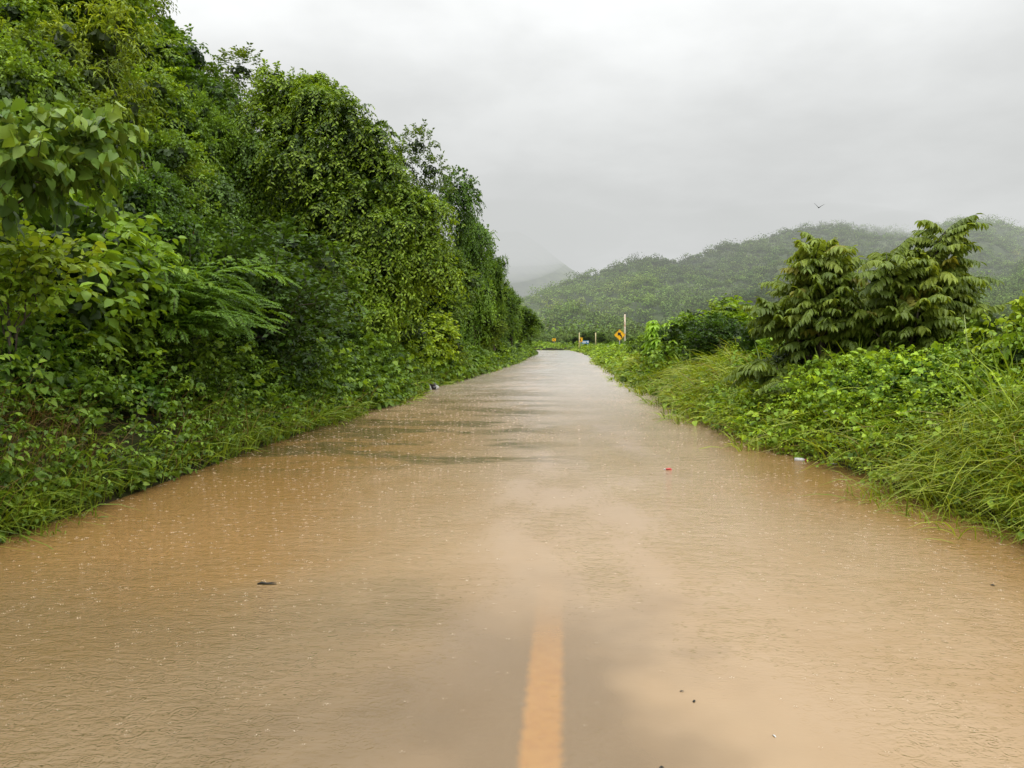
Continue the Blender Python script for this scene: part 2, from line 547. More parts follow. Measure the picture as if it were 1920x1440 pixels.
def place(key, px, top, Y, label, name='tree', cat='tree', wid=1., tint=(1, 1, 1), rz=None, group=None, xoff=0):
    """stands a plant on the ground at depth Y so that its top reaches a given height"""
    p = at(px, top, Y)
    x = p[0] + xoff
    if x < 0: x = min(x, float(xl_edge(Y)) - .55)
    gz = float(ground_z(np.array([x]), np.array([Y]))[0])
    z0, ms = PROTO[key]
    s = max((p[2] - gz) / z0, .15)
    w = s * wid
    return plant(name, label, cat, ms, (x, Y, gz), random.uniform(0, 6.28) if rz is None else rz, (w, w, s), tint, group)

# =================================================================== THE SETTING
# ------------------------------------------------------------------ ground sheet
def axis_pts(*segs):
    return np.unique(np.concatenate([np.linspace(a, b, n) for a, b, n in segs]))


gx = axis_pts((-900, -60, 12), (-60, -12, 25), (-12, 12, 97), (12, 60, 25), (60, 900, 12))
gy = axis_pts((-120, -10, 8), (-10, 30, 110), (30, 135, 106), (135, 240, 22), (240, 3000, 12))
GX, GY = np.meshgrid(gx, gy)
g = link('ground', grid_mesh('ground', GX, GY, ground_z(GX, GY), [M_SOIL])); tag(g, kind='structure')

# ------------------------------------------------------------------ road under the flood
ry = axis_pts((-30, 90, 61), (90, 150, 41))
rc = np.interp(ry, [-30, 72, 90, 104, 123, 150], [-.15, -.15, -.55, -1.5, -5.5, -16])
hw = 3.55
us = np.linspace(-hw, hw, 9)
RX = rc[:, None] + us[None, :]; RY = np.repeat(ry[:, None], 9, 1)
RZ = -.075 - .012 * (us[None, :] / hw) ** 2 + 0 * RX
o = link('road', grid_mesh('road', RX, RY, RZ, [M_ASPHALT])); tag(o, kind='structure')
M_YEL = noisy('worn yellow road paint', (.80, .36, .04), (.92, .48, .07), 14, .6, .2)
nt_ = M_YEL.node_tree; N, K = nt_.nodes, nt_.links
_p = [q for q in N if q.type == 'BSDF_PRINCIPLED'][0]; _c = _p.inputs['Base Color'].links[0].from_socket
_tc = N.new('ShaderNodeTexCoord'); _sx = N.new('ShaderNodeSeparateXYZ'); K.new(_tc.outputs['Object'], _sx.inputs[0])
_n = N.new('ShaderNodeTexNoise'); _n.inputs['Scale'].default_value = 22; _n.inputs['Detail'].default_value = 5; K.new(_tc.outputs['Object'], _n.inputs['Vector'])
_a = N.new('ShaderNodeMath'); _a.operation = 'ADD'; _a.inputs[1].default_value = .085; K.new(_sx.outputs[0], _a.inputs[0])
_b = N.new('ShaderNodeMath'); _b.operation = 'ABSOLUTE'; K.new(_a.outputs[0], _b.inputs[0])
_m = N.new('ShaderNodeMath'); _m.operation = 'MULTIPLY_ADD'; _m.inputs[1].default_value = .028; K.new(_n.outputs['Fac'], _m.inputs[0]); K.new(_b.outputs[0], _m.inputs[2])
_r = N.new('ShaderNodeMapRange'); _r.interpolation_type = 'SMOOTHSTEP'; K.new(_m.outputs[0], _r.inputs[0])
for _i, _v in zip((1, 2, 3, 4), (.068, .112, 0, 1)): _r.inputs[_i].default_value = _v
_w = N.new('ShaderNodeMix'); _w.data_type = 'RGBA'; K.new(_r.outputs[0], _w.inputs[0]); K.new(_c, _w.inputs[6]); _w.inputs[7].default_value = (.06, .055, .05, 1); K.new(_w.outputs[2], _p.inputs['Base Color'])
lx = np.linspace(-.10, .10, 3)
LX = (rc + .065)[:, None] + lx[None, :]
o = link('centre_line', grid_mesh('centre_line', LX, np.repeat(ry[:, None], 3, 1), -.070 + 0 * LX, [M_YEL])); tag(o, kind='structure')

# ------------------------------------------------------------------ muddy flood water
m, nt, N, K = mat('muddy rain-pocked water')
M_WATER = m


def node(t, **kw):
    n = N.new(t)
    for k, v in kw.items(): setattr(n, k, v)
    return n


def math_(op, a, b=None, c=None, clamp=False):
    n = node('ShaderNodeMath', operation=op, use_clamp=clamp)
    for i, v in enumerate((a, b, c)):
        if v is None: continue
        if hasattr(v, 'is_linked') or hasattr(v, 'links'): K.new(v, n.inputs[i])
        else: n.inputs[i].default_value = v
    return n.outputs[0]


def maprange(v, a, b, c=0., d=1., smooth=True):
    n = node('ShaderNodeMapRange'); n.interpolation_type = 'SMOOTHSTEP' if smooth else 'LINEAR'
    K.new(v, n.inputs[0])
    for i, x in zip((1, 2, 3, 4), (a, b, c, d)): n.inputs[i].default_value = x
    return n.outputs[0]


def noise(vec, scale, detail=3, rough=.5, stretch=None):
    if stretch:
        mp = node('ShaderNodeMapping'); mp.inputs['Scale'].default_value = stretch; K.new(vec, mp.inputs[0]); vec = mp.outputs[0]
    n = node('ShaderNodeTexNoise'); n.inputs['Scale'].default_value = scale; n.inputs['Detail'].default_value = detail; n.inputs['Roughness'].default_value = rough
    K.new(vec, n.inputs['Vector'])
    return n.outputs['Fac']


tc = node('ShaderNodeTexCoord'); pos = tc.outputs['Object']
sep = node('ShaderNodeSeparateXYZ'); K.new(pos, sep.inputs[0]); PX, PY = sep.outputs[0], sep.outputs[1]


def rings(scale, k, seed, amp):
    mp = node('ShaderNodeMapping'); mp.inputs['Location'].default_value = (seed * 3.7, seed * 1.9, 0); K.new(pos, mp.inputs[0])
    v = node('ShaderNodeTexVoronoi', voronoi_dimensions='2D'); v.inputs['Scale'].default_value = scale; v.inputs['Randomness'].default_value = 1
    K.new(mp.outputs[0], v.inputs['Vector'])
    wn = node('ShaderNodeTexWhiteNoise', noise_dimensions='3D'); K.new(v.outputs['Position'], wn.inputs['Vector'])
    ph = wn.outputs['Value']
    d = v.outputs['Distance']
    # a ring packet centred on radius ph*0.55
    x = math_('SUBTRACT', d, math_('MULTIPLY', ph, .5))
    env = math_('EXPONENT', math_('MULTIPLY', math_('MULTIPLY', x, x), -110.))
    w = math_('SINE', math_('MULTIPLY', x, k))
    fade = math_('SUBTRACT', 1.15, ph)
    return math_('MULTIPLY', math_('MULTIPLY', math_('MULTIPLY', env, w), fade), amp)


patch = noise(pos, .55, 3, .55, (.6, .28, 1))          # calmer and rougher patches of surface
patch2 = noise(pos, 1.7, 2, .5, (.9, .35, 1))
rough_zone = maprange(math_('ADD', math_('MULTIPLY', patch, .65), math_('MULTIPLY', patch2, .35)), .43, .62, .10, 1.15)
left = maprange(PX, -.2, -1.6, 0, .55)                 # more chop and drops on both sides than along the crown of the road
right = maprange(PX, .7, 1.9, 0, .45)
zone = math_('ADD', math_('MULTIPLY', rough_zone, .75), math_('ADD', left, right))
h1 = math_('ADD', rings(9, 42, 1, .55), rings(15, 40, 2, .40))
h2 = math_('ADD', rings(5, 55, 3, .4), math_('MULTIPLY', math_('SUBTRACT', noise(pos, 34, 3, .6, (.75, 1.3, 1)), .5), 2.1))
h3 = math_('MULTIPLY', math_('SUBTRACT', noise(pos, 9, 2, .5, (.7, 1.25, 1)), .5), 2.6)
hh = math_('MULTIPLY', math_('ADD', math_('ADD', h1, h2), h3), zone)
cr = node('ShaderNodeValToRGB')
cr.color_ramp.elements[0].position = .3; cr.color_ramp.elements[0].color = (.290, .192, .098, 1)
cr.color_ramp.elements[1].position = .7; cr.color_ramp.elements[1].color = (.368, .268, .166, 1)
K.new(math_('ADD', math_('MULTIPLY', noise(pos, .35, 4, .55, (1, .5, 1)), .7), math_('MULTIPLY', noise(pos, 2.2, 4, .6, (1, .7, 1)), .3)), cr.inputs[0])
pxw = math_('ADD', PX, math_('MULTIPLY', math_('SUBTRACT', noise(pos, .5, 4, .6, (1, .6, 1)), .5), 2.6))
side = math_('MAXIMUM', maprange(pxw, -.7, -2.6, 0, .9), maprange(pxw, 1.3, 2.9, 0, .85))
cm = node('ShaderNodeMix', data_type='RGBA'); K.new(side, cm.inputs[0]); K.new(cr.outputs[0], cm.inputs[6]); cm.inputs[7].default_value = (.238, .130, .037, 1)  # paler centre: shallow mud plus sky reflection painted into the colour
wob_ = math_('MULTIPLY', math_('SUBTRACT', noise(pos, .8, 4, .6), .5), 2.2)
# tree reflections painted into the water colour as dark olive, chopped bands
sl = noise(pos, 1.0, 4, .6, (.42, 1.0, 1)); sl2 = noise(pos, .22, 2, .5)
tree_refl = math_('MULTIPLY', maprange(noise(pos, 5.5, 3, .6, (.55, 1.5, 1)), .36, .54, .35, 1), math_('MULTIPLY', maprange(math_('ADD', math_('MULTIPLY', sl, .75), math_('MULTIPLY', sl2, .25)), .46, .53, 0, 1), math_('MULTIPLY', math_('MULTIPLY', maprange(PY, 7.5, 9.5), maprange(PY, 13., 26., 1, .35)), maprange(PX, .3, -1.2, .16, 1))))
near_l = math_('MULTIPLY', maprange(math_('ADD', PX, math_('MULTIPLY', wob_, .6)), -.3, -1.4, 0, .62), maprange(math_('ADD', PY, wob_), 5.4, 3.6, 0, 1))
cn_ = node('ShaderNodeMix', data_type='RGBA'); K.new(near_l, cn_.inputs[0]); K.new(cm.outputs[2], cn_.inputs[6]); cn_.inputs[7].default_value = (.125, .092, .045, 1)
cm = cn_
cf = node('ShaderNodeMix', data_type='RGBA'); K.new(maprange(PY, 8., 30., 0, .75), cf.inputs[0]); K.new(cm.outputs[2], cf.inputs[6]); cf.inputs[7].default_value = (.62, .48, .35, 1)  # far water paled: sky reflection put into the diffuse colour
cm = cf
cs = node('ShaderNodeMix', data_type='RGBA'); K.new(math_('MULTIPLY', tree_refl, .95), cs.inputs[0]); K.new(cm.outputs[2], cs.inputs[6]); cs.inputs[7].default_value = (.080, .062, .018, 1)
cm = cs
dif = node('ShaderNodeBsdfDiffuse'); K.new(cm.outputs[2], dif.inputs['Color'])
tr = node('ShaderNodeBsdfTransparent'); tr.inputs['Color'].default_value = (.95, .88, .74, 1)
# the film over the crown of the road is shallow in front: paint and asphalt show through there
sh_n = noise(pos, .9, 3, .55)
wob = math_('MULTIPLY', math_('SUBTRACT', sh_n, .5), 1.6)
my = maprange(math_('ADD', PY, wob), 3.1, 5.2, 1, 0)
mx_ = math_('MULTIPLY', maprange(math_('ADD', PX, wob), -1.5, -.35, 0, 1), maprange(math_('ADD', PX, wob), .1, .75, 1, 0))
shallow = math_('MULTIPLY', math_('MULTIPLY', my, mx_), .46)
m1 = node('ShaderNodeMixShader'); K.new(shallow, m1.inputs[0]); K.new(dif.outputs[0], m1.inputs[1]); K.new(tr.outputs[0], m1.inputs[2])
hh = math_('MULTIPLY', hh, math_('ADD', maprange(PY, 6., 22., 1., .45), math_('MULTIPLY', tree_refl, 1.1)))
bump = node('ShaderNodeBump'); bump.inputs['Strength'].default_value = 1.0; bump.inputs['Distance'].default_value = .0042
K.new(hh, bump.inputs['Height'])

gl = node('ShaderNodeBsdfGlossy'); K.new(math_('MULTIPLY', maprange(PY, 4., 24., .09, .24), math_('SUBTRACT', 1., math_('MULTIPLY', tree_refl, .55))), gl.inputs['Roughness']); K.new(bump.outputs[0], gl.inputs['Normal'])
fr = node('ShaderNodeFresnel'); fr.inputs['IOR'].default_value = 1.33; K.new(bump.outputs[0], fr.inputs['Normal'])
m2 = node('ShaderNodeMixShader'); K.new(fr.outputs[0], m2.inputs[0]); K.new(m1.outputs[0], m2.inputs[1]); K.new(gl.outputs[0], m2.inputs[2])
out = node('ShaderNodeOutputMaterial'); K.new(m2.outputs[0], out.inputs[0])
wx = np.array([-26., -8, 8, 26]); wy = np.array([-60., 0, 60, 126])
WX, WY = np.meshgrid(wx, wy)
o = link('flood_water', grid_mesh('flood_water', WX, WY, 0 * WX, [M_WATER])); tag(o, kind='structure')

# splash crowns of the rain on the water: past counting
M_SPLASH = noisy('splash water', (.45, .34, .22), (.60, .50, .36), 30, .4)
f = Fol(); r = np.random.default_rng(8)
ns = 6500
Y = np.exp(r.uniform(math.log(2.6), math.log(26), ns)); X = r.uniform(-4.2, 3.4, ns)
zn = np.interp(X, [-4.2, -2, -.9, 0, .9, 1.7, 3.4], [1, .9, .35, .06, .16, .75, 1])
ok = (r.random(ns) < zn) & (X > xl_edge(Y) + .1) & (X < xr_edge(Y) - .1)
X, Y = X[ok], Y[ok]
a = r.uniform(0, 6.28, len(X))
for j in range(5):
    th = a + j * 1.257 + r.uniform(-.3, .3, len(X))
    L = r.uniform(.004, .014, len(X)) * np.clip(Y / 6, .5, 1.9)
    p0 = np.stack([X + .006 * np.cos(th), Y + .006 * np.sin(th), 0 * X + .001], 1)
    ax = np.stack([np.cos(th), np.sin(th), .35 + .5 * r.random(len(X))], 1)
    f.leaves(p0, ax, np.tile([[0, 0, 1.]], (len(X), 1)), L, L * .55, np.full((len(X), 3), .7))
o = link('rain_splashes', f.mesh('rain_splashes', [M_SPLASH])); tag(o, kind='stuff', label='tiny pale splashes of raindrops on the flood water', cat='rain splashes')

# ------------------------------------------------------------------ hills
SKY = np.array([(600, 610), (900, 600), (985, 556), (1050, 527), (1100, 509), (1150, 497), (1180, 486), (1215, 482), (1270, 487), (1300, 478), (1340, 462), (1370, 457), (1410, 451), (1450, 437),
                (1500, 427), (1560, 424), (1600, 431), (1650, 436), (1690, 437), (1720, 428), (1760, 419), (1810, 418), (1850, 428), (1880, 440), (1950, 440), (2050, 420), (2250, 400), (2500, 420)], float)
sk_az = (SKY[:, 0] - 1060) / FPX; sk_el = (640 - SKY[:, 1]) / FPX
_hn = make_noise(21, 4, .018); _hn2 = make_noise(22, 3, .05)


def hill_z(az, Y):
    rY = np.interp(az, [-.4, 0, .2, .45, .8], [330, 360, 420, 500, 520])
    ridge = np.interp(az, sk_az, sk_el) * rY + CAM_H - 3.0
    t = (Y - 165) / (rY - 165)
    p = np.stack([(az * Y).ravel(), Y.ravel(), 0 * Y.ravel()], 1)
    n = _hn(p).reshape(Y.shape); n2 = _hn2(p).reshape(Y.shape)
    tt = np.clip(t, 0, 1)
    z = ridge * (tt ** 1.05) + (10 * np.minimum(n, .15) - 11 * np.abs(n2) - 9 * np.abs(np.sin(az * 26 + 3 * tt + n))) * tt * (1 - tt) * 2.2
    z = np.where(t > 1, ridge * (1 - .25 * np.clip(t - 1, 0, 3)), z)
    spur = 62 * np.exp(-((az - .665) / .125) ** 2) * np.exp(-((Y - 330) / 85) ** 2)
    return np.maximum(z, spur + 2 * n * (spur > 4)) + np.where(t < 0, 2 * t - .3, 0)


az = np.linspace(-.42, 1.0, 150); yy = np.concatenate([np.linspace(150, 620, 110), np.linspace(640, 900, 8)])
AZ, YY = np.meshgrid(az, yy)
o = link('hills', grid_mesh('hills', AZ * YY, YY, hill_z(AZ, YY), [M_HILL])); tag(o, kind='structure')

# woodland over the hills: one mass, past counting
r = np.random.default_rng(31)
f = Fol()
nC = 24000
caz = r.uniform(-.22, .80, nC); cy = 162 + 400 * r.random(nC) ** 1.15
rY = np.interp(caz, [-.4, 0, .2, .45, .8], [330, 360, 420, 500, 520])
ok = cy < rY + 12
caz, cy, rY = caz[ok], cy[ok], rY[ok]
cx = caz * cy; cz = hill_z(caz, cy)
ok = (cz > -.8)
cx, cy, cz, rY = cx[ok], cy[ok], cz[ok], rY[ok]
wn = make_noise(41, 3, .012)(np.stack([cx, cy, 0 * cx], 1)) + 1.1 * np.clip((cx / cy - .47) / .1, 0, 1) * (cy < 420)       # clearings and scrub
rad_ = np.clip(r.lognormal(.42, .50, len(cx)), .6, 5.0) * np.where(wn > .75, .55, 1)
tall = r.random(len(cx)) < .06
nl = 44
d = nrmz(r.normal(size=(len(cx), nl, 3))); d[..., 2] = np.abs(d[..., 2]) * 1.1 - .15
hgt = rad_ * r.uniform(.75, 1.15, len(cx)) + tall * 1.5
P = np.stack([cx, cy, cz + hgt * .55], 1)[:, None, :] + d * np.stack([rad_, rad_, rad_ * .85], 1)[:, None, :] * r.uniform(.7, 1.08, (len(cx), nl, 1))
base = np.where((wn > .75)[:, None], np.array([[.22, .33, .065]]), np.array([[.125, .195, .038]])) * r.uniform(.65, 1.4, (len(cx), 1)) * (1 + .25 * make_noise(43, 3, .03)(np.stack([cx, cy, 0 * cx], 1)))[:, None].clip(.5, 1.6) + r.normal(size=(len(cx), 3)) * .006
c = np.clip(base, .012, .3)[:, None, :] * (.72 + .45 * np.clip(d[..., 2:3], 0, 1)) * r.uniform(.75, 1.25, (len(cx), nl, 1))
sz = np.minimum(rad_[:, None] * r.uniform(.30, .48, (len(cx), nl)), .7).ravel()
ax = np.cross(d, r.normal(size=d.shape)).reshape(-1, 3)
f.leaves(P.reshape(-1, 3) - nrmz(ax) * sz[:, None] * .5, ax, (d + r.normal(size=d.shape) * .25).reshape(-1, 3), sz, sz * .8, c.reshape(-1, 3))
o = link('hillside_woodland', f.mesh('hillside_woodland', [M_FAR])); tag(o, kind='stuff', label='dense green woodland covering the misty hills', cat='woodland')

# the far mountain with its head in the cloud
maz = np.linspace(-.42, .16, 90); my_ = np.linspace(1150, 1750, 60)
MA, MY = np.meshgrid(maz, my_)
mel = np.interp(MA, [-.42, -.2, -.10, -.06, -.03, .005, .05, .16], [.05, .11, .135, .138, .122, .097, .07, .03])
mt = np.clip(1 - np.abs(MY - 1450) / 300, 0, 1)
mn = _hn(np.stack([(MA * MY).ravel() * .5, MY.ravel() * .5, 0 * MY.ravel()], 1)).reshape(MY.shape)
MZ = mel * 1450 * mt ** .9 + mn * 10 * mt
o = link('far_mountain', grid_mesh('far_mountain', MA * MY, MY, MZ, [M_HILL])); tag(o, kind='structure')

# ------------------------------------------------------------------ haze and low cloud
def fog(name, beta, colour):
    m, nt, N, K = mat(name)
    ab = N.new('ShaderNodeVolumeAbsorption'); ab.inputs['Color'].default_value = (0, 0, 0, 1); ab.inputs['Density'].default_value = beta
    em = N.new('ShaderNodeEmission'); em.inputs['Color'].default_value = (*colour, 1); em.inputs['Strength'].default_value = beta  # emission stands in for skylight scattered by the mist
    ad = N.new('ShaderNodeAddShader'); K.new(ab.outputs[0], ad.inputs[0]); K.new(em.outputs[0], ad.inputs[1])
    out = N.new('ShaderNodeOutputMaterial'); K.new(ad.outputs[0], out.inputs['Volume'])
    return m


def box_mesh(name, x0, x1, y0, y1, z0, z1, m):
    bm = bmesh.new()
    bmesh.ops.create_cube(bm, size=1, matrix=Matrix.Translation(((x0 + x1) / 2, (y0 + y1) / 2, (z0 + z1) / 2)) @ Matrix.Diagonal((x1 - x0, y1 - y0, z1 - z0, 1)))
    me = bpy.data.meshes.new(name); bm.to_mesh(me); bm.free(); me.materials.append(m)
    return me


HAZE = (.625, .64, .63)
o = link('haze', box_mesh('haze', -700, 900, 140, 640, -30, 170, fog('haze', .0012, HAZE))); tag(o, kind='structure')
o = link('haze', box_mesh('haze', -1500, 1900, 641, 2200, -30, 260, fog('far haze', .00036, HAZE))); tag(o, kind='structure')


def cloud(loc, size, beta):
    bm = bmesh.new(); bmesh.ops.create_icosphere(bm, subdivisions=4, radius=1)
    me = bpy.data.meshes.new('low_cloud'); bm.to_mesh(me); bm.free(); me.materials.append(fog('low cloud', beta, HAZE))
    for p in me.polygons: p.use_smooth = True
    o = link('low_cloud', me); o.location = loc; o.scale = size; tag(o, kind='structure')


c = at(975, 440, 1180); cloud(c, (170, 150, 46), .0045)
c = at(930, 455, 1130); cloud(c, (120, 120, 60), .005)
c = at(985, 425, 1180); cloud(c, (260, 200, 70), .0014)
c = at(1670, 425, 470); cloud(c, (26, 22, 9), .022)
c = at(1480, 415, 480); cloud(c, (70, 40, 9), .012)

# =================================================================== PLANTS, LEFT BANK
# ------------------------------------------------------------------ the big bright tree with hanging foliage
def lumps_px(lst):
    """ellipsoids given by where they stand: (x, y, depth, radius in metres, flatness)"""
    return [tuple(at(px, py, Y)) + (r_, r_, r_ * fl) for px, py, Y, r_, fl in lst]


def hero(name, label, cat, ells, foot, seed, r=.15, nl=8, parts=None, top=None, tint=(1, 1, 1), builder=None, lumps=7, **kw):
    rng = np.random.default_rng(seed)
    fx, fy = foot
    fz = float(ground_z(np.array([fx]), np.array([fy]))[0])
    base = np.array([fx, fy, fz])
    E = [tuple(np.array(e_[:3]) - base) + tuple(e_[3:]) for e_ in ells]
    f = Fol()
    S = sub_lumps(E, lumps, rng) if lumps else E
    crown(f, S, rng=rng, **kw)
    if builder: builder(f, rng, base)
    H = max(e_[2] + e_[5] for e_ in E)
    ms = [('crown', f.mesh(name + '_crown', LM)), ('trunk', trunk_mesh(name + '_trunk', H, E, rng, r, nl=nl, top=top))]
    return plant(name, label, cat, ms, (fx, fy, fz), tint=tint)


HB = lumps_px([(545, 175, 23, .95, .9), (600, 215, 22.5, 1.15, .9), (520, 260, 22.5, .9, 1), (660, 270, 22, 1.1, .9), (590, 320, 21.6, 1.2, 1), (715, 330, 22, .95, .95),
               (660, 400, 21.4, 1.25, 1), (750, 400, 22, .95, 1), (780, 470, 22.4, .85, 1), (590, 430, 21.3, 1.1, 1), (700, 490, 21.3, 1.15, 1.05), (630, 520, 21, 1.1, 1), (725, 560, 21.6, .9, 1.1),
               (660, 600, 21, .95, 1.1), (560, 520, 21.3, .9, 1.1), (800, 400, 22.6, .6, 1), (510, 200, 23, .6, 1), (805, 520, 22.6, .6, 1.1)])
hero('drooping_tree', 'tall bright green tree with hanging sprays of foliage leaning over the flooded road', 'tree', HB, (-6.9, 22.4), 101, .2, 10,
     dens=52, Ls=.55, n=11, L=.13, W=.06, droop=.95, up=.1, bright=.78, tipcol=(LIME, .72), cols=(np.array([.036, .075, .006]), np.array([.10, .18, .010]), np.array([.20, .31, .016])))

# ------------------------------------------------------------------ feathery arching shrub
def feather(f, rng, base):
    n = 95
    a = np.concatenate([rng.normal(.25, .55, 55), rng.uniform(0, 6.28, 40)])
    Rr = np.concatenate([rng.uniform(.8, 2.25, 55), rng.uniform(.4, 1.5, 40)])
    Ht = rng.uniform(1.2, 2.25, n)
    ts = np.linspace(.28, 1, 15)
    h = np.stack([np.cos(a), np.sin(a) * .8, 0 * a], 1)
    q = h[:, None, :] * (Rr[:, None] * ts ** 1.3)[..., None] + np.array([0, 0, 1.]) * (Ht[:, None] * (1.75 * ts - .95 * ts ** 2.4))[..., None]
    tan = nrmz(np.gradient(q, axis=1))
    sgn = np.where(np.arange(15) % 2 == 0, 1., -1.)[None, :, None]
    sd = np.cross(tan, np.array([0, 0, 1.])) * sgn
    d = tan * .7 + sd * .75 + np.array([0, 0, .12]) + rng.normal(size=q.shape) * .15
    S = n * 15
    fz = np.clip(.35 + .3 * (q[..., 2] / 1.8 - .4) + .2 * (ts[None, :] - .5) + rng.normal(size=(n, 1)) * .13, 0, 1).reshape(-1, 1)
    c = np.array([.03, .085, .010]) * (1 - fz) + np.array([.16, .29, .022]) * fz
    f.sprays(q.reshape(-1, 3), d.reshape(-1, 3), .36 * rng.uniform(.7, 1.2, S), .22, 30, .062, .019, c, T_SIMPLE, pin=True, fwd=.45, sid=.85, dn=.25,
             jit=.06, njit=.2, cjit=.12, twig=.003, t0=.08, rng=rng)


fx, fy = -5.9, 9.8
fe = [(fx + .1, fy, 1.2, .3, .3, .3)]
hero('feathery_shrub', 'feathery fine-leaved shrub arching low towards the water in front of darker bushes', 'shrub', fe, (fx, fy), 102, .05, 1, lumps=0, dens=2, builder=feather, Ls=.2)

# ------------------------------------------------------------------ big heart-leaved branch at the left margin
BL = lumps_px([(-30, 300, 6.3, .5, .8), (40, 265, 6.2, .30, .7), (95, 262, 6.3, .24, .7), (50, 330, 6.2, .26, .7), (150, 268, 6.5, .26, .6), (210, 252, 6.6, .15, .6), (175, 310, 6.5, .2, .6), (120, 335, 6.4, .22, .7), (20, 360, 6.2, .24, .8), (60, 300, 6.0, .24, .7), (-60, 240, 6.6, .5, .8)])
hero('heart_leaved_tree', 'tree with big pale heart-shaped leaves on a branch reaching in from the left margin', 'tree', BL, (-6.1, 6.4), 103, .06, 6, lumps=2, dens=40, thin=-4, Ls=.26, n=5, L=.115, W=.09,
     T=T_HEART, droop=.3, dn=.75, sid=.5, njit=.35, up=.15, bright=.75, core=0, cols=(np.array([.06, .13, .02]), np.array([.13, .22, .03]), np.array([.28, .37, .06])))
# lime shrub below it
LS = lumps_px([(0, 500, 6.9, .34, .8), (60, 480, 6.9, .3, .7), (110, 500, 7.0, .26, .6), (20, 545, 6.9, .3, .8), (-60, 520, 6.9, .4, .9), (90, 540, 7, .22, .7)])
hero('lime_shrub', 'yellow-green shrub at the left margin below the heart-leaved branch', 'shrub', LS, (-5.3, 7.0), 104, .035, 6, lumps=3, dens=70, thin=-4, Ls=.24, n=6, L=.085, W=.055, T=T_LANCE, droop=.25, up=.3, bright=.75, core=0,
     cols=(np.array([.07, .14, .012]), np.array([.18, .29, .02]), np.array([.32, .42, .03])))

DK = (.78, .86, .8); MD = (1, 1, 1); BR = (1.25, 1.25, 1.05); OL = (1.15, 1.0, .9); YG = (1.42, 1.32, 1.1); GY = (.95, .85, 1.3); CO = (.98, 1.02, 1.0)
# upper slope and skyline
place('billow', 110, -150, 20, 'tall tree at the upper left corner, its top cut off by the frame', wid=1.0, tint=MD)
place('billow', 196, -110, 26, 'tall tree whose right side makes the skyline at the top edge of the picture', wid=.75, tint=OL)
place('round', 300, 48, 25, 'dark vine-covered tree on the skyline, second from the top left', wid=1.0, tint=DK)
place('round', 250, 60, 27, 'dark tree crown behind the second skyline tree, upper left', wid=.9, tint=DK)
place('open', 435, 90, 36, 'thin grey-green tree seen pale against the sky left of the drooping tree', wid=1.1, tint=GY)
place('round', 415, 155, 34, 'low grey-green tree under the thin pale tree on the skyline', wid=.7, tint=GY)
place('bamboo', 160, 22, 13.5, 'yellowish bamboo-like clump high on the left slope', 'bamboo_clump', 'bamboo', .8, (1.6, 1.3, 1.2))
place('round', 20, 70, 11, 'bright leafy tree near the upper left corner', wid=.7, tint=YG)
place('billow', 60, 40, 13.5, 'leafy tree filling the left margin above the heart-leaved branch', wid=.8, tint=OL)
place('round', 250, 130, 16, 'yellow-green rounded tree in the middle of the upper left slope', wid=.9, tint=YG)
place('round', 315, 160, 18.5, 'bright rounded tree left of the drooping tree on the slope', wid=.65, tint=BR)
place('billow', 385, 175, 20.5, 'tall green tree touching the left side of the drooping tree', wid=.5, tint=BR)
place('drape', 462, 240, 21.5, 'dark curtain of vines in the gap left of the drooping tree', wid=.8, tint=(.75, .8, .75))
place('round', 170, 190, 11.8, 'mid-green tree behind the end of the heart-leaved branch', wid=.8, tint=OL)
place('round', 300, 255, 13.5, 'small-leaved tree sloping down in the middle of the left slope', wid=.85, tint=(1.1, 1.1, 1))
place('drape', 395, 330, 16, 'dark hanging thicket left below the drooping tree', wid=1.0, tint=(.85, .9, .9))
place('bush', 90, 345, 8.4, 'dark glossy bush just under the heart-leaved branch', 'bush', 'bush', 1.1, CO)
place('bush', 195, 395, 9.6, 'dark leafy bush above the left end of the feathery shrub', 'bush', 'bush', 1.0, CO)
place('round', 240, 300, 11, 'shaded tree behind the feathery shrub', wid=.8, tint=(.75, .85, .8))
place('shrub', 420, 420, 13.2, 'glossy dark shrub right above the feathery shrub', 'shrub', 'shrub', 1.1, CO)
place('shrub', 330, 410, 11.8, 'dark green shrub with a red flower above the feathery shrub', 'shrub', 'shrub', 1.0, CO)
place('shrub', 495, 420, 16.5, 'dark shrub at the left foot of the drooping tree', 'shrub', 'shrub', 1.2, CO)
place('shrub', 560, 470, 18.3, 'dark shrub with yellow flowers at the foot of the drooping tree', 'shrub', 'shrub', .9, (.9, .8, .7))
place('shrub', 525, 560, 16.0, 'olive shrub right of the tip of the feathery shrub', 'shrub', 'shrub', .9, (1.1, .85, .8))
place('shrub', 615, 585, 18.6, 'low green shrub under the hanging sprays of the drooping tree', 'shrub', 'shrub', 1.1, (.95, 1, .9))
place('loose', 690, 600, 20.3, 'bright shrub at the right foot of the drooping tree', 'shrub', 'shrub', 1.1, (1.1, 1.1, 1))
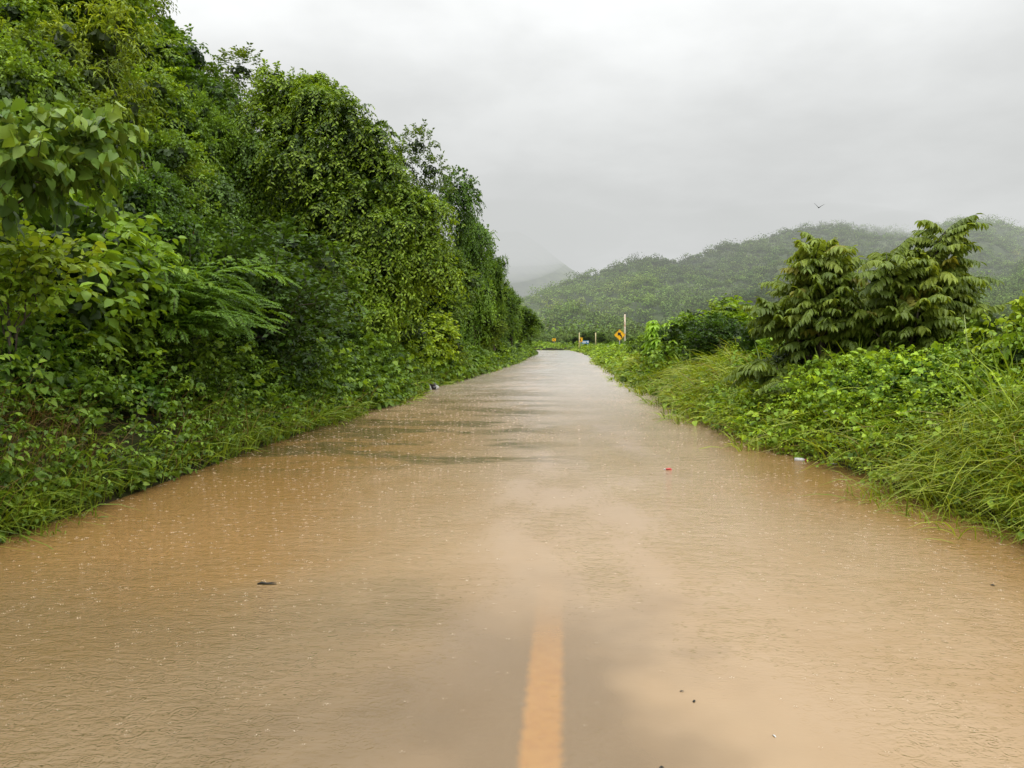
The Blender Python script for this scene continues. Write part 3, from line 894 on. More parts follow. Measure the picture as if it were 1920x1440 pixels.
# foot of the slope, front
place('broad', 25, 585, 7.2, 'broad-leaved vine hanging at the left margin under the lime shrub', 'vine', 'vine', .9, (.95, 1.05, 1.1))
place('bush', 95, 600, 7.9, 'dark broad-leaved bush between the lime shrub and the feathery shrub', 'bush', 'bush', .9, (.75, .95, .9))
place('broad', 140, 690, 7.4, 'broad-leaved vine mound nearest the camera on the left bank', 'vine', 'vine', 1.3, (1.0, 1.05, 1.1))
place('broad', 245, 690, 8.7, 'broad-leaved vine mound below the left half of the feathery shrub', 'vine', 'vine', 1.3, (.95, 1.1, 1.2))
place('broad', 345, 705, 10.0, 'broad-leaved vine mound below the tip of the feathery shrub', 'vine', 'vine', 1.4, (1.1, 1.15, 1.1))
place('broad', 450, 715, 11.8, 'broad-leaved vine mound at the waterline right of the feathery shrub', 'vine', 'vine', 1.5, (.9, 1.1, 1.2))
place('bush', 560, 705, 14.8, 'low bush at the waterline in front of the olive shrub', 'bush', 'bush', 1.5, (.95, 1.0, 1.0))
place('shrub', 650, 680, 17.0, 'rounded low shrub at the waterline in front of the drooping tree', 'shrub', 'shrub', 1.5, (1.15, 1.15, 1))
place('broad', 742, 672, 20.5, 'bright broad-leaved mound beside the dark rubbish bag', 'vine', 'vine', 1.7, (1.3, 1.3, 1))
place('shrub', 700, 660, 20.0, 'green shrub just left of the rubbish bag', 'shrub', 'shrub', 1.3, (1.1, 1.15, 1))
# beyond the drooping tree
place('bush', 760, 592, 24.5, 'bright yellow-green bush right of the drooping tree', 'bush', 'bush', 1.1, YG)
place('bush', 815, 590, 27, 'rounded yellow-green bush, second beyond the drooping tree', 'bush', 'bush', 1.2, (1.4, 1.25, .9))
place('loose', 868, 612, 30, 'yellowish shrub overhanging the water beyond the rubbish bag', 'shrub', 'shrub', 1.2, (1.5, 1.15, .8))
place('loose', 820, 650, 26, 'low yellowish shrub at the waterline beyond the rubbish bag', 'shrub', 'shrub', 1.6, (1.4, 1.15, .8))
place('round', 805, 445, 30, 'rounded tree rising directly beyond the drooping tree', wid=1.0, tint=(1.1, 1.05, .9))
place('open', 772, 234, 32, 'bare-limbed tree with open tufts standing against the sky right of the drooping tree', wid=.85, tint=(.85, .8, 1.1), rz=.3)
place('billow', 705, 285, 29, 'tall dark tree between the drooping tree and the bare-limbed tree', wid=.62, tint=(.85, .85, .8))
place('tuft', 850, 316, 35, 'vine-wrapped tree with one round tuft on top like a lollipop', wid=.68, tint=(.8, .9, .85), rz=0)
place('round', 545, 235, 27, 'dark tree right behind the drooping tree, seen through its gaps', wid=.7, tint=(.7, .75, .7))
place('drape', 790, 455, 33, 'vine-draped tree at the foot of the lollipop tuft', wid=.7, tint=(.8, .9, .8))
place('drape', 886, 404, 39, 'dark vine-draped tree right below the lollipop tuft', wid=.66, tint=(.72, .82, .8))
place('round', 838, 510, 36, 'mid-green tree below the dark vine-draped tree', wid=.9, tint=(1.0, 1.0, .9))
place('round', 905, 575, 40, 'smaller light green tree at the bank below the draped tree', wid=1.0, tint=(1.25, 1.1, .9))
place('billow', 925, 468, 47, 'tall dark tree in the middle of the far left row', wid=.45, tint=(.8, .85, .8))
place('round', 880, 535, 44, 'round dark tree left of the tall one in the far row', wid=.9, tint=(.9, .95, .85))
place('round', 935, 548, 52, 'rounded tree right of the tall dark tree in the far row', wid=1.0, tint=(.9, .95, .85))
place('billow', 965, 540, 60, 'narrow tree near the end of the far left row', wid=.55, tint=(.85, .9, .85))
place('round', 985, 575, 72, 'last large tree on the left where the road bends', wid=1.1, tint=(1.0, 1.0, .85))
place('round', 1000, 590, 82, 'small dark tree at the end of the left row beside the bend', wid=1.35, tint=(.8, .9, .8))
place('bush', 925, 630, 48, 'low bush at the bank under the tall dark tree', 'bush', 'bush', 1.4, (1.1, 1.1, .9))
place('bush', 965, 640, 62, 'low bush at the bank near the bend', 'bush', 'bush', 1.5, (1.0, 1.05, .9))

# ------------------------------------------------------------------ undergrowth, weeds and grass: past counting
def logY(r, n, a, b): return np.exp(r.uniform(math.log(a), math.log(b), n))


def greens(r, n, k=0., amp=.22):
    f = np.clip(.42 + k + r.normal(size=n) * amp, 0, 1)[:, None]
    return np.where(f < .5, GREEN_D + (GREEN_M - GREEN_D) * 2 * f, GREEN_M + (GREEN_L - GREEN_M) * (2 * f - 1))


r = np.random.default_rng(51); f = Fol()
n = 30000
Y = logY(r, n, 5.0, 95); d = r.uniform(1.0, 1, n) + 15 * r.random(n) ** 1.5
X = xl_edge(Y) - d
pn = make_noise(61, 3, .8)(np.stack([X, Y, 0 * X], 1))
z = ground_z(X, Y) + r.random(n) ** 1.6 * np.clip(.5 + .45 * pn, .1, 1.5)
ok = (np.abs(X) / Y < 1.1)
X, Y, z, pn = X[ok], Y[ok], z[ok], pn[ok]; n = len(X)
dd = np.stack([r.normal(size=n) * .5 + .5, r.normal(size=n) * .5 - .2, .4 + r.random(n)], 1)
k = np.clip(Y / 14, .8, 2.2)
f.sprays(np.stack([X, Y, z], 1), dd, .5 * r.uniform(.6, 1.2, n) * k ** .5, .4, 7, (.085 * k)[:, None], (.048 * k)[:, None], greens(r, n, -.12 + 0 * pn) * (1 + .18 * pn[:, None]).clip(.6, 1.4), rng=r)
o = link('undergrowth', f.mesh('undergrowth', LM)); tag(o, kind='stuff', label='tangled green undergrowth covering the left slope', cat='undergrowth')

# weeds along the left waterline
r = np.random.default_rng(52); f = Fol()
n = 13000
Y = logY(r, n, 4.6, 90); d = r.random(n) ** 1.2 * 1.6 - .14
X = xl_edge(Y) - d + wobble(Y, -1)
top_ = np.interp(d, [-.14, .1, .5, 1.5], [.22, .58, .95, 1.15]) * np.clip(1 + .3 * make_noise(65, 2, 1.1)(np.stack([X, Y, 0 * X], 1)), .4, 1.6) * (1 - .75 * np.clip((Y - 20) / 50, 0, 1) * 0)
z = np.maximum(ground_z(X, Y), 0) + r.random(n) ** 1.3 * top_
dd = np.stack([r.normal(size=n) * .5 + .45, r.normal(size=n) * .5 - .25, .25 + .8 * r.random(n)], 1)
k = np.clip(Y / 12, .8, 2.5)
big = r.random(n) < .3
thin = (Y > 9.5) | (d < .06) | (r.random(n) < .26)
X, Y, z, dd, k, big = X[thin], Y[thin], z[thin], dd[thin], k[thin], big[thin]; n = len(X)
f.sprays(np.stack([X, Y, z], 1)[~big], dd[~big], .3 * r.uniform(.6, 1.2, (~big).sum()) * k[~big] ** .5, .35, 7, (.055 * k[~big])[:, None], (.038 * k[~big])[:, None], greens(r, (~big).sum(), -.06), T_HEART, dn=.4, rng=r)
f.sprays(np.stack([X, Y, z], 1)[big], dd[big], .26 * r.uniform(.6, 1.2, big.sum()) * k[big] ** .5, .35, 4, (.10 * k[big])[:, None], (.075 * k[big])[:, None], greens(r, big.sum(), .05), T_HEART, dn=.5, rng=r)
o = link('bank_weeds', f.mesh('bank_weeds', LM)); tag(o, kind='stuff', label='leafy weeds crowding the left waterline', cat='weeds')

# long grass and dry brown stems on the left bank
r = np.random.default_rng(53); f = Fol()
n = 9000
Y = logY(r, n, 4.4, 60); d = r.random(n) ** 1.4 * 1.4 - .16
X = xl_edge(Y) - d
pn = make_noise(63, 2, .9)(np.stack([X, Y, 0 * X], 1))
ok = (pn > -.5) | (d < .15) & (r.random(n) < .5)
X, Y, d = X[ok], Y[ok], d[ok]; n = len(X)
z = np.maximum(ground_z(X, Y), -.03)
c = greens(r, n, .12, .15) * np.array([1.15, 1, .9])
dry = r.random(n) < np.where((Y < 9.5) & (d > .1), .62, .14)
c[dry] = np.array([.20, .13, .055]) * r.uniform(.5, 1.3, (dry.sum(), 1))
az_ = r.normal(-.3, 1.0, n)
Lb = np.where(dry, r.uniform(.4, 1.0, n), r.uniform(.3, .75, n))
f.blades(np.stack([X, Y, z], 1), az_, Lb, np.abs(r.normal(.25, .2, n)).clip(0, .8), r.uniform(.15, .75, n), np.where(dry, .004, .008) * np.clip(Y / 9, .7, 2.2), c, r)
n = 2600
Y = logY(r, n, 4.5, 60); d = -.5 * r.random(n) ** 2
X = xl_edge(Y) + wobble(Y, -1) - d; pn = make_noise(83, 2, 1.4)(np.stack([0 * X, Y, 0 * X], 1)); ok = pn > .2
X, Y = X[ok], Y[ok]; n = len(X)
f.blades(np.stack([X, Y, 0 * X - .02], 1), r.normal(-.3, 1.0, n), r.uniform(.12, .5, n), np.abs(r.normal(.45, .3, n)).clip(0, .9), r.uniform(.2, .8, n), .007 * np.clip(Y / 7, .8, 4), greens(r, n, .1, .15) * np.array([1.2, 1.0, .9]), r)
o = link('bank_grass', f.mesh('bank_grass', [M_GRASS])); tag(o, kind='stuff', label='long green and dry brown grass hanging over the left waterline', cat='grass')

# =================================================================== PLANTS, RIGHT BANK
def pinnate(label, foot, H, nb, nf, spread, seed, lean, tint, extra=()):
    rng = np.random.default_rng(seed); f = Fol()
    br = frond_tree(f, rng, H, nb, nf, spread, .60, lean, extra)
    fz = float(ground_z(np.array([foot[0]]), np.array([foot[1]]))[0])
    tp = np.array([lean[0] * .9, lean[1] * .9, H * .93])
    ms = [('crown', f.mesh('feather_leaved_crown', LM)), ('trunk', branches_mesh('feather_leaved_trunk', br + [(np.array([0, 0, H * .45]), tp)], H, rng, .06))]
    return plant('feather_leaved_tree', label, 'tree', ms, (foot[0], foot[1], fz), tint=tint)


p = at(1545, 430, 12.2); pinnate('young tree with drooping feather leaves, the left one of the pair on the right bank', (p[0] + .05, 12.2), p[2] - .50, 17, 27, .66, 201, (-.10, 0), (1, 1, 1), [((0, 0, .3), (-.95, -.2, .95)), ((0, 0, .6), (-.75, .1, 1.65)), ((0, 0, .2), (-.7, -.5, .55))])
p = at(1718, 410, 11.6); pinnate('taller young tree with drooping feather leaves, right one of the right-bank pair', (p[0] - .1, 11.6), p[2] - .86, 16, 25, .66, 202, (.32, 0), (1.08, 1.05, 1), [((0, 0, 1.0), (-.42, -.3, 2.3)), ((0, 0, .6), (.85, -.1, 1.45)), ((0, 0, .9), (.8, .1, 1.95)), ((.1, 0, 1.5), (.5, 0, 2.65))])

# lobed-leaf plant
def palmate(f, rng, H, n, Lf):
    for i in range(n):
        a = rng.uniform(0, 6.28); k = rng.random()
        zt = H * (.35 + .6 * k); rr = (.25 + .6 * (1 - k * .6)) * H * .32
        p0 = np.array([math.cos(a) * rr, math.sin(a) * rr, zt])
        m = 8
        th = a + np.linspace(-2.3, 2.3, m)
        ax = np.stack([np.cos(th), np.sin(th), -.35 + .45 * np.cos(th - a) * 0 - .25 * rng.random(m)], 1)
        c = (GREEN_M * 1.1 + (GREEN_L * 1.1 - GREEN_M) * np.clip(k + rng.normal() * .2, 0, 1)) * np.ones((m, 1))
        f.leaves(np.repeat(p0[None], m, 0), ax, np.tile([[.0, 0, 1.]], (m, 1)) + rng.normal(size=(m, 3)) * .15, Lf * (.7 + .3 * np.cos(th - a)), Lf * .26, c, T_LANCE)
        V, F = tube_arrays(np.array([[p0[0] * .1, p0[1] * .1, zt * .85 - .05], p0 * .6 + np.array([0, 0, zt * .37]), p0]), [.012, .01, .006], 4)
        f.add(V, F, np.tile([[.07, .12, .03]], (len(V), 1)), 0)


proto('palm_leaf', 2.6, [(0, 0, 2.0, .3, .3, .3), (.1, 0, 1.6, .2, .2, .2)], 61, .035, 2, builder=lambda f, rng: palmate(f, rng, 2.5, 70, .42))
place('palm_leaf', 1247, 600, 26, 'bright green plant with large lobed leaves on the right bank beyond the bushes', 'lobed_leaf_plant', 'plant', 1.1, (1.05, 1.15, 1.1))
place('loose', 1316, 566, 24, 'dark upright bush right of the lobed-leaf plant', 'bush', 'bush', 1.2, (.85, .8, .8))
place('bush', 1388, 560, 25, 'leafy bush behind and left of the feather-leaved pair', 'bush', 'bush', 1.4, (1.1, 1.1, .9))
place('bush', 1360, 612, 21, 'blue-green bush in front of the dark upright bush', 'bush', 'bush', 1.0, (.75, 1.15, 1.4))
place('loose', 1415, 588, 18, 'loose bush touching the left side of the feather-leaved pair', 'bush', 'bush', 1.2, (1.1, 1.1, .9))
place('bush', 1900, 562, 9.4, 'light green bush at the right margin of the picture', 'bush', 'bush', .9, (1.5, 1.3, .9))
place('bush', 1278, 588, 22.5, 'leafy bush between the lobed-leaf plant and the dark upright bush', 'bush', 'bush', 1.2, (.95, 1.0, .9))
place('shrub', 1345, 590, 19.5, 'small-leaved shrub in front of the dark upright bush', 'shrub', 'shrub', 1.2, (.85, .95, .85))
place('bush', 1438, 600, 15.5, 'bush pressed against the lower left of the feather-leaved pair', 'bush', 'bush', 1.1, (.9, 1.0, .9))
place('shrub', 1225, 632, 29, 'rounded shrub at the left foot of the lobed-leaf plant', 'shrub', 'shrub', 1.3, (1.0, 1.0, .85))
place('bush', 1860, 600, 10.6, 'bush between the feather-leaved pair and the right margin', 'bush', 'bush', 1.0, (.9, .9, .8))
place('bush', 1790, 632, 13, 'dark bush in the gap right of the feather-leaved pair', 'bush', 'bush', 1.2, (.7, .85, .8))
place('bush', 1960, 590, 8.6, 'bush cut by the right edge of the picture', 'bush', 'bush', 1.0, (1.1, 1.1, .9))
place('shrub', 1620, 600, 13.4, 'dark shrub filling the gap between the two feather-leaved trees', 'shrub', 'shrub', 1.3, (.55, .65, .6))
place('shrub', 1510, 640, 12.8, 'dark shrub at the foot of the left feather-leaved tree', 'shrub', 'shrub', 1.3, (.6, .65, .6))
place('broad', 1640, 668, 10.6, 'broad-leaved vine at the foot of the feather-leaved pair', 'vine', 'vine', 1.2, (.95, 1.1, 1.1))
place('broad', 1740, 660, 9.8, 'broad-leaved vine at the foot of the taller feather-leaved tree', 'vine', 'vine', 1.3, (.9, 1.1, 1.1))
place('broad', 1835, 672, 8.8, 'broad-leaved vine in front of the light bush at the right margin', 'vine', 'vine', 1.2, (1.2, 1.2, .9))
place('bush', 1195, 630, 45, 'bush just right of the curve sign', 'bush', 'bush', 1.2, (1, 1, .8))
place('bush', 1222, 640, 36, 'low bush left of the lobed-leaf plant', 'bush', 'bush', 1.3, (.9, .95, .8))
place('bush', 1180, 642, 60, 'low bush at the foot of the curve sign', 'bush', 'bush', 1.3, (1, 1, .8))
place('shrub', 1285, 640, 30, 'low shrub behind the lobed-leaf plant', 'shrub', 'shrub', 1.4, (.9, .95, .8))

# the row of trees and bushes across the plain behind the signs
FR = [(1052, 638, 160), (1066, 634, 155), (1080, 630, 150), (1098, 622, 150), (1112, 620, 152), (1128, 624, 148), (1142, 636, 130), (1156, 640, 120), (1185, 632, 120), (1205, 628, 125), (1232, 630, 120), (1262, 628, 118), (1300, 622, 110),
      (1345, 620, 108), (1400, 618, 100), (1460, 615, 98), (1530, 612, 95), (1610, 608, 90), (1690, 612, 88), (1770, 610, 85), (1850, 606, 80), (1930, 604, 78)]
PLC = ['behind the last chevron sign', 'left of the yellow chevron board', 'behind the chevron board', 'behind the blue sign', 'behind the right end of the blue sign', 'behind the thin pole',
       'left of the white marker post', 'behind the white marker post', 'just right of the tall pole', 'between the tall pole and the lobed-leaf plant', 'behind the lobed-leaf plant', 'right behind the lobed-leaf plant',
       'behind the dark upright bush', 'behind the blue-green bush', 'behind the loose bush', 'behind the left edge of the feather-leaved pair', 'behind the left feather-leaved tree', 'behind the gap in the feather-leaved pair',
       'behind the taller feather-leaved tree', 'right of the feather-leaved pair', 'near the right margin', 'at the right margin']
for (px, top, Y), wh in zip(FR, PLC):
    place('round', px, top, Y, 'distant tree on the plain, ' + wh, wid=random.uniform(1.2, 1.7), tint=random.choice([(.9, .9, .8), (1.1, 1.05, .9), (.8, .85, .8)]), group='trees across the plain')

# weeds, vines and grass of the right verge: past counting
def verge_top(d, Y=0 * 1.): return np.interp(d, [-.2, 0, .35, 1.0, 2.0, 4.], [.08, .18, .42, .68, .88, .82]) * np.interp(Y, [14, 35, 75], [1, .62, .28])


r = np.random.default_rng(71); f = Fol()
n = 26000
Y = logY(r, n, 3.9, 120); d = r.random(n) ** .9 * np.clip(2.2 + Y * .06, 2.2, 6) - .1
X = xr_edge(Y) + d + wobble(Y, 1)
ok = X / Y < .75; X, Y, d = X[ok], Y[ok], d[ok]; n = len(X)
pn = make_noise(73, 3, 1.0)(np.stack([X, Y, 0 * X], 1))
z = np.maximum(ground_z(X, Y), 0) + (r.random(n) ** .8) * verge_top(d, Y) * np.clip(.95 + .32 * pn, .3, 1.7)
dd = np.stack([r.normal(size=n) * .5 - .45, r.normal(size=n) * .5 - .3, .2 + .9 * r.random(n)], 1)
k = np.clip(Y / 11, .75, 3)
big = (r.random(n) < .26)
c = greens(r, n, .20) * (1 + .22 * pn[:, None]).clip(.6, 1.5) * np.array([1.1, 1.05, 1])
P = np.stack([X, Y, z], 1); s_ = ~big
f.sprays(P[s_], dd[s_], .3 * r.uniform(.6, 1.2, s_.sum()) * k[s_] ** .6, .35, 7, (.06 * k[s_])[:, None], (.034 * k[s_])[:, None], c[s_], T_SIMPLE, dn=.3, rng=r)
f.sprays(P[big], dd[big], .24 * r.uniform(.6, 1.2, big.sum()) * k[big] ** .6, .35, 4, (.085 * k[big])[:, None], (.068 * k[big])[:, None], c[big] * 1.15, T_HEART, dn=.4, rng=r)
o = link('verge_weeds', f.mesh('verge_weeds', LM)); tag(o, kind='stuff', label='mixed leafy weeds and creepers on the right verge', cat='weeds')

r = np.random.default_rng(72); f = Fol()
n = 26000
Y = logY(r, n, 3.7, 125); d = r.random(n) ** 1.25 * np.clip(2.0 + Y * .05, 2, 6) - .08
X = xr_edge(Y) + d + wobble(Y, 1)
ok = X / Y < .75; X, Y, d = X[ok], Y[ok], d[ok]; n = len(X)
pn = make_noise(75, 2, .8)(np.stack([X, Y, 0 * X], 1))
ok = (pn > -.25) | (r.random(n) < .3); X, Y, d, pn = X[ok], Y[ok], d[ok], pn[ok]; n = len(X)
z = np.maximum(ground_z(X, Y), -.03) + verge_top(d, Y) * np.clip(.2 + .5 * r.random(n) + .15 * pn, 0, 1.1)
c = greens(r, n, .25, .14) * np.array([1.45, 1.12, 1.0])
dry = r.random(n) < .10; c[dry] = np.array([.26, .22, .07]) * r.uniform(.6, 1.2, (dry.sum(), 1))
az_ = r.normal(3.6, .8, n)
f.blades(np.stack([X, Y, z], 1), az_, r.uniform(.4, 1.05, n) * np.interp(d, [0, .3, 1], [.65, .85, 1]) * np.interp(Y, [14, 35, 75], [1, .75, .45]), np.abs(r.normal(.35, .22, n)).clip(0, .85), r.uniform(.25, .95, n), .0055 * np.clip(Y / 7, .8, 5), c, r)
n = 4200
Y = logY(r, n, 4.5, 40); d = .5 + 2.4 * r.random(n)
X = xr_edge(Y) + d; pn = make_noise(79, 2, .9)(np.stack([X, Y, 0 * X], 1)); ok = (pn > -.2) & (X / Y < .75)
X, Y, d = X[ok], Y[ok], d[ok]; n = len(X)
f.blades(np.stack([X, Y, ground_z(X, Y)], 1), r.uniform(0, 6.28, n), r.uniform(.9, 1.55, n) * np.interp(Y, [12, 35], [1, .7]), np.abs(r.normal(.16, .14, n)), r.uniform(.1, .45, n), .010 * np.clip(Y / 7, .8, 3), greens(r, n, .25, .15) * np.array([1.2, 1.08, 1]), r)
n = 3000
Y = logY(r, n, 4.5, 60); d = -.65 * r.random(n) ** 2
X = xr_edge(Y) + wobble(Y, 1) + d; pn = make_noise(81, 2, 1.4)(np.stack([0 * X, Y, 0 * X], 1)); ok = pn > .35
X, Y = X[ok], Y[ok]; n = len(X)
f.blades(np.stack([X, Y, 0 * X - .02], 1), r.normal(3.4, 1.0, n), r.uniform(.12, .5, n), np.abs(r.normal(.45, .3, n)).clip(0, .9), r.uniform(.2, .8, n), .006 * np.clip(Y / 7, .8, 4), greens(r, n, .2, .15) * np.array([1.3, 1.05, .9]), r)
o = link('verge_grass', f.mesh('verge_grass', [M_GRASS])); tag(o, kind='stuff', label='long wet grass bent over the right waterline', cat='grass')

# plain and outer bank of the bend
r = np.random.default_rng(74); f = Fol()
n = 15000
Y = r.uniform(60, 165, n); X = r.uniform(-40, 100, n)
ok = ((Y > 124) | (X > xr_edge(Y) + 3)) & (X / Y < .78); X, Y = X[ok], Y[ok]; n = len(X)
pn = make_noise(76, 3, .15)(np.stack([X, Y, 0 * X], 1))
z = np.maximum(ground_z(X, Y), 0) + r.random(n) * np.clip(.5 + .35 * pn, .15, 1.3)
dd = np.stack([r.normal(size=n), r.normal(size=n) - .3, .3 + r.random(n)], 1)
f.sprays(np.stack([X, Y, z], 1), dd, .9, .3, 6, .38, .22, greens(r, n, .05) * (1 + .2 * pn[:, None]).clip(.6, 1.5), rng=r, twig=0)
o = link('plain_scrub', f.mesh('plain_scrub', LM)); tag(o, kind='stuff', label='low green scrub over the plain beyond the bend', cat='scrub')


# =================================================================== SIGNS, POSTS AND SMALL THINGS
def plain(name, colr, rough=.5, spec=.4, metal=0.):
    return noisy(name, tuple(c * .85 for c in colr), tuple(min(c * 1.1, 1) for c in colr), 6, rough, 0, spec=spec)


M_SIGN = plain('orange-yellow sign sheet', (.85, .45, .012), .4)
M_BLACK = plain('black sign paint', (.012, .012, .012), .5)
M_WHITE = plain('white paint', (.74, .75, .72), .5)
M_BLUE = plain('blue sign sheet', (.05, .17, .33), .4)
M_GALV = plain('galvanised steel', (.30, .31, .31), .45)
M_POLE = noisy('pale pole with rust bands', (.62, .58, .48), (.28, .12, .05), 1.5, .7, .1, (1, 1, .9), c3=(.55, .45, .33), thr=(.42, .66))
M_WOOD = noisy('weathered yellowish wood', (.42, .36, .19), (.55, .48, .26), 6, .8, .1, (1, 1, .3))


def poly(bm, pts, y0, y1):
    """extrudes an outline given in x, z between two y values"""
    a = [bm.verts.new((x, y0, z)) for x, z in pts]; b = [bm.verts.new((x, y1, z)) for x, z in pts]
    bm.faces.new(a); bm.faces.new(b[::-1])
    for i in range(len(pts)):
        j = (i + 1) % len(pts); bm.faces.new((a[j], a[i], b[i], b[j]))


def poly_obj(name, pts, y0, y1, m, parent, bevel=0.):
    bm = bmesh.new(); poly(bm, pts, y0, y1)
    bmesh.ops.recalc_face_normals(bm, faces=bm.faces)
    me = bpy.data.meshes.new(name); bm.to_mesh(me); bm.free(); me.materials.append(m)
    return link(name, me, parent)


def tube_obj(name, pts, radii, m, parent, sides=12):
    V, F = tube_arrays(np.array(pts, float), radii, sides)
    return link(name, tri_mesh(name, V, F, None, [m], smooth=True), parent)


def gz(x, y): return float(ground_z(np.array([float(x)]), np.array([float(y)]))[0])


def rounded(pts, r, n=4):
    out = []
    k = len(pts)
    for i in range(k):
        p, a, b = np.array(pts[i]), np.array(pts[i - 1]), np.array(pts[(i + 1) % k])
        u = (a - p) / np.linalg.norm(a - p); v = (b - p) / np.linalg.norm(b - p)
        for t in np.linspace(0, 1, n):
            q = (p + u * r) * (1 - t) ** 2 + 2 * t * (1 - t) * p + (p + v * r) * t * t
            out.append(tuple(q))
    return out


# curve sign
c = at(1162, 628, 70); x, y = c[0], 70.; zg = gz(x, y); h = c[2] - zg
root = tag(empty('curve_sign', (x, y, zg), .10), 'orange diamond road sign with a black arrow bending left on a grey post', 'road sign')
D = .52
poly_obj('sign_plate', rounded([(-D, h), (0, h - D), (D, h), (0, h + D)], .07), 0, .006, M_SIGN, root)
Di, Do = D * .90, D * .935
pl_o = rounded([(-Do, h), (0, h - Do), (Do, h), (0, h + Do)], .06); pl_i = rounded([(-Di, h), (0, h - Di), (Di, h), (0, h + Di)], .055)
bm = bmesh.new()
vo = [bm.verts.new((a, -.004, b)) for a, b in pl_o]; vi = [bm.verts.new((a, -.004, b)) for a, b in pl_i]
for i in range(len(vo)):
    j = (i + 1) % len(vo); bm.faces.new((vo[i], vo[j], vi[j], vi[i]))
me = bpy.data.meshes.new('border'); bm.to_mesh(me); bm.free(); me.materials.append(M_BLACK); link('border', me, root)
ar = [(.10, -.26), (.19, -.26), (.19, -.08), (.16, .00), (.05, .10), (.14, .20), (-.19, .23), (-.17, -.10), (-.07, .0), (.06, -.10), (.10, -.15)]
poly_obj('arrow', [(a, h + b) for a, b in ar], -.010, -.004, M_BLACK, root)
tube_obj('post', [(0, .045, -.3), (0, .045, h + .3)], [.038, .038], M_GALV, root)

# poles without wires
for px, top, Y, rr, m_, lab in ((1172, 587, 80, .095, M_POLE, 'tallest bare pole with rust-banded pale paint just right of the curve sign'),
                                (1117, 622, 106, .075, M_WOOD, 'thin yellowish pole between the blue sign and the white marker post'),
                                (1086, 622, 113, .075, M_WOOD, 'thin yellowish pole right beside the chevron board')):
    c = at(px, top, Y); zg = gz(c[0], Y); H = c[2] - zg
    root = tag(empty('bare_pole', (c[0], Y, zg)), lab, 'pole', 'bare poles beyond the right verge')
    k = random.uniform(-.03, .03)
    tube_obj('shaft', [(0, 0, -.4), (k * .5, 0, H * .5), (k, 0, H - .12)], [rr, rr * .95, rr * .9], m_, root)
    tube_obj('cap', [(k, 0, H - .12), (k, 0, H)], [rr * .92, rr * .7], M_BARK, root)


def board(name, px, py, Y, wd, ht, lab, shapes, m_, posts, rz=0.):
    c = at(px, py, Y); zg = gz(c[0], Y); h = c[2] - zg
    root = tag(empty(name, (c[0], Y, zg), rz), lab, 'road sign')
    poly_obj('sign_plate', rounded([(-wd / 2, h - ht / 2), (wd / 2, h - ht / 2), (wd / 2, h + ht / 2), (-wd / 2, h + ht / 2)], .05), 0, .006, m_, root)
    for nm, pts, mm in shapes: poly_obj(nm, [(a, h + b) for a, b in pts], -.009, -.004, mm, root)
    for xx in posts: tube_obj('post', [(xx, .04, -.3), (xx, .04, h + ht * .35)], [.035, .035], M_GALV, root)


CH = [('chevron', [(.14, .26), (.02, .26), (-.17, 0), (.02, -.26), (.14, -.26), (-.03, 0)], M_BLACK)]
board('chevron_sign', 1089, 637, 117, .52, .66, 'yellow chevron board beside the thin pole at the bend', CH, M_SIGN, [0])
board('chevron_sign', 1039, 637, 134, .62, .5, 'last yellow chevron board, farthest away on the outside of the bend', [('chevron', [(a, b * .8) for a, b in CH[0][1]], M_BLACK)], M_SIGN, [0], .25)
BL_ = [('pictogram', [(.30, -.10), (.48, -.10), (.48, .16), (.30, .16)], M_WHITE)]
for k_ in range(2): BL_.append(('lettering', [(-.46, .04 - .17 * k_), (.20 - .1 * k_, .04 - .17 * k_), (.20 - .1 * k_, .12 - .17 * k_), (-.46, .12 - .17 * k_)], M_WHITE))
board('blue_sign', 1097.5, 641.5, 119, 1.08, .52, 'small blue road sign with pale markings low beside the far bend', BL_, M_BLUE, [-.35, .35])

# white marker post
c = at(1141, 660, 90); zg = gz(c[0], 90.); top = at(1141, 648.5, 90)[2] - zg
root = tag(empty('marker_post', (c[0], 90., zg)), 'short white concrete marker post standing in the verge left of the curve sign', 'marker post')
bm = bmesh.new()
prof = [(.17, 0), (.15, top * .15), (.115, top * .3), (.11, top * .85), (.09, top * .96)]
rings_ = [[bm.verts.new((sx * w_, sy * w_ * .8, z_)) for sx, sy in ((-1, -1), (1, -1), (1, 1), (-1, 1))] for w_, z_ in prof]
for a, b in zip(rings_, rings_[1:]):
    for i in range(4): bm.faces.new((a[i], a[(i + 1) % 4], b[(i + 1) % 4], b[i]))
bm.faces.new(rings_[-1]); bm.faces.new(rings_[0][::-1])
me = bpy.data.meshes.new('shaft'); bm.to_mesh(me); bm.free(); me.materials.append(M_WHITE); link('shaft', me, root)


def crumple(name, size, seed, m, parent=None, amp=.28, freq=2.2, sub=3):
    bm = bmesh.new(); bmesh.ops.create_icosphere(bm, subdivisions=sub, radius=1)
    nz = make_noise(seed, 4, freq)
    P = np.array([v.co[:] for v in bm.verts]); k = 1 + amp * nz(P)
    for v, kk in zip(bm.verts, k):
        v.co = Vector((v.co.x * kk * size[0], v.co.y * kk * size[1], v.co.z * kk * size[2]))
    me = bpy.data.meshes.new(name); bm.to_mesh(me); bm.free(); me.materials.append(m)
    return link(name, me, parent)


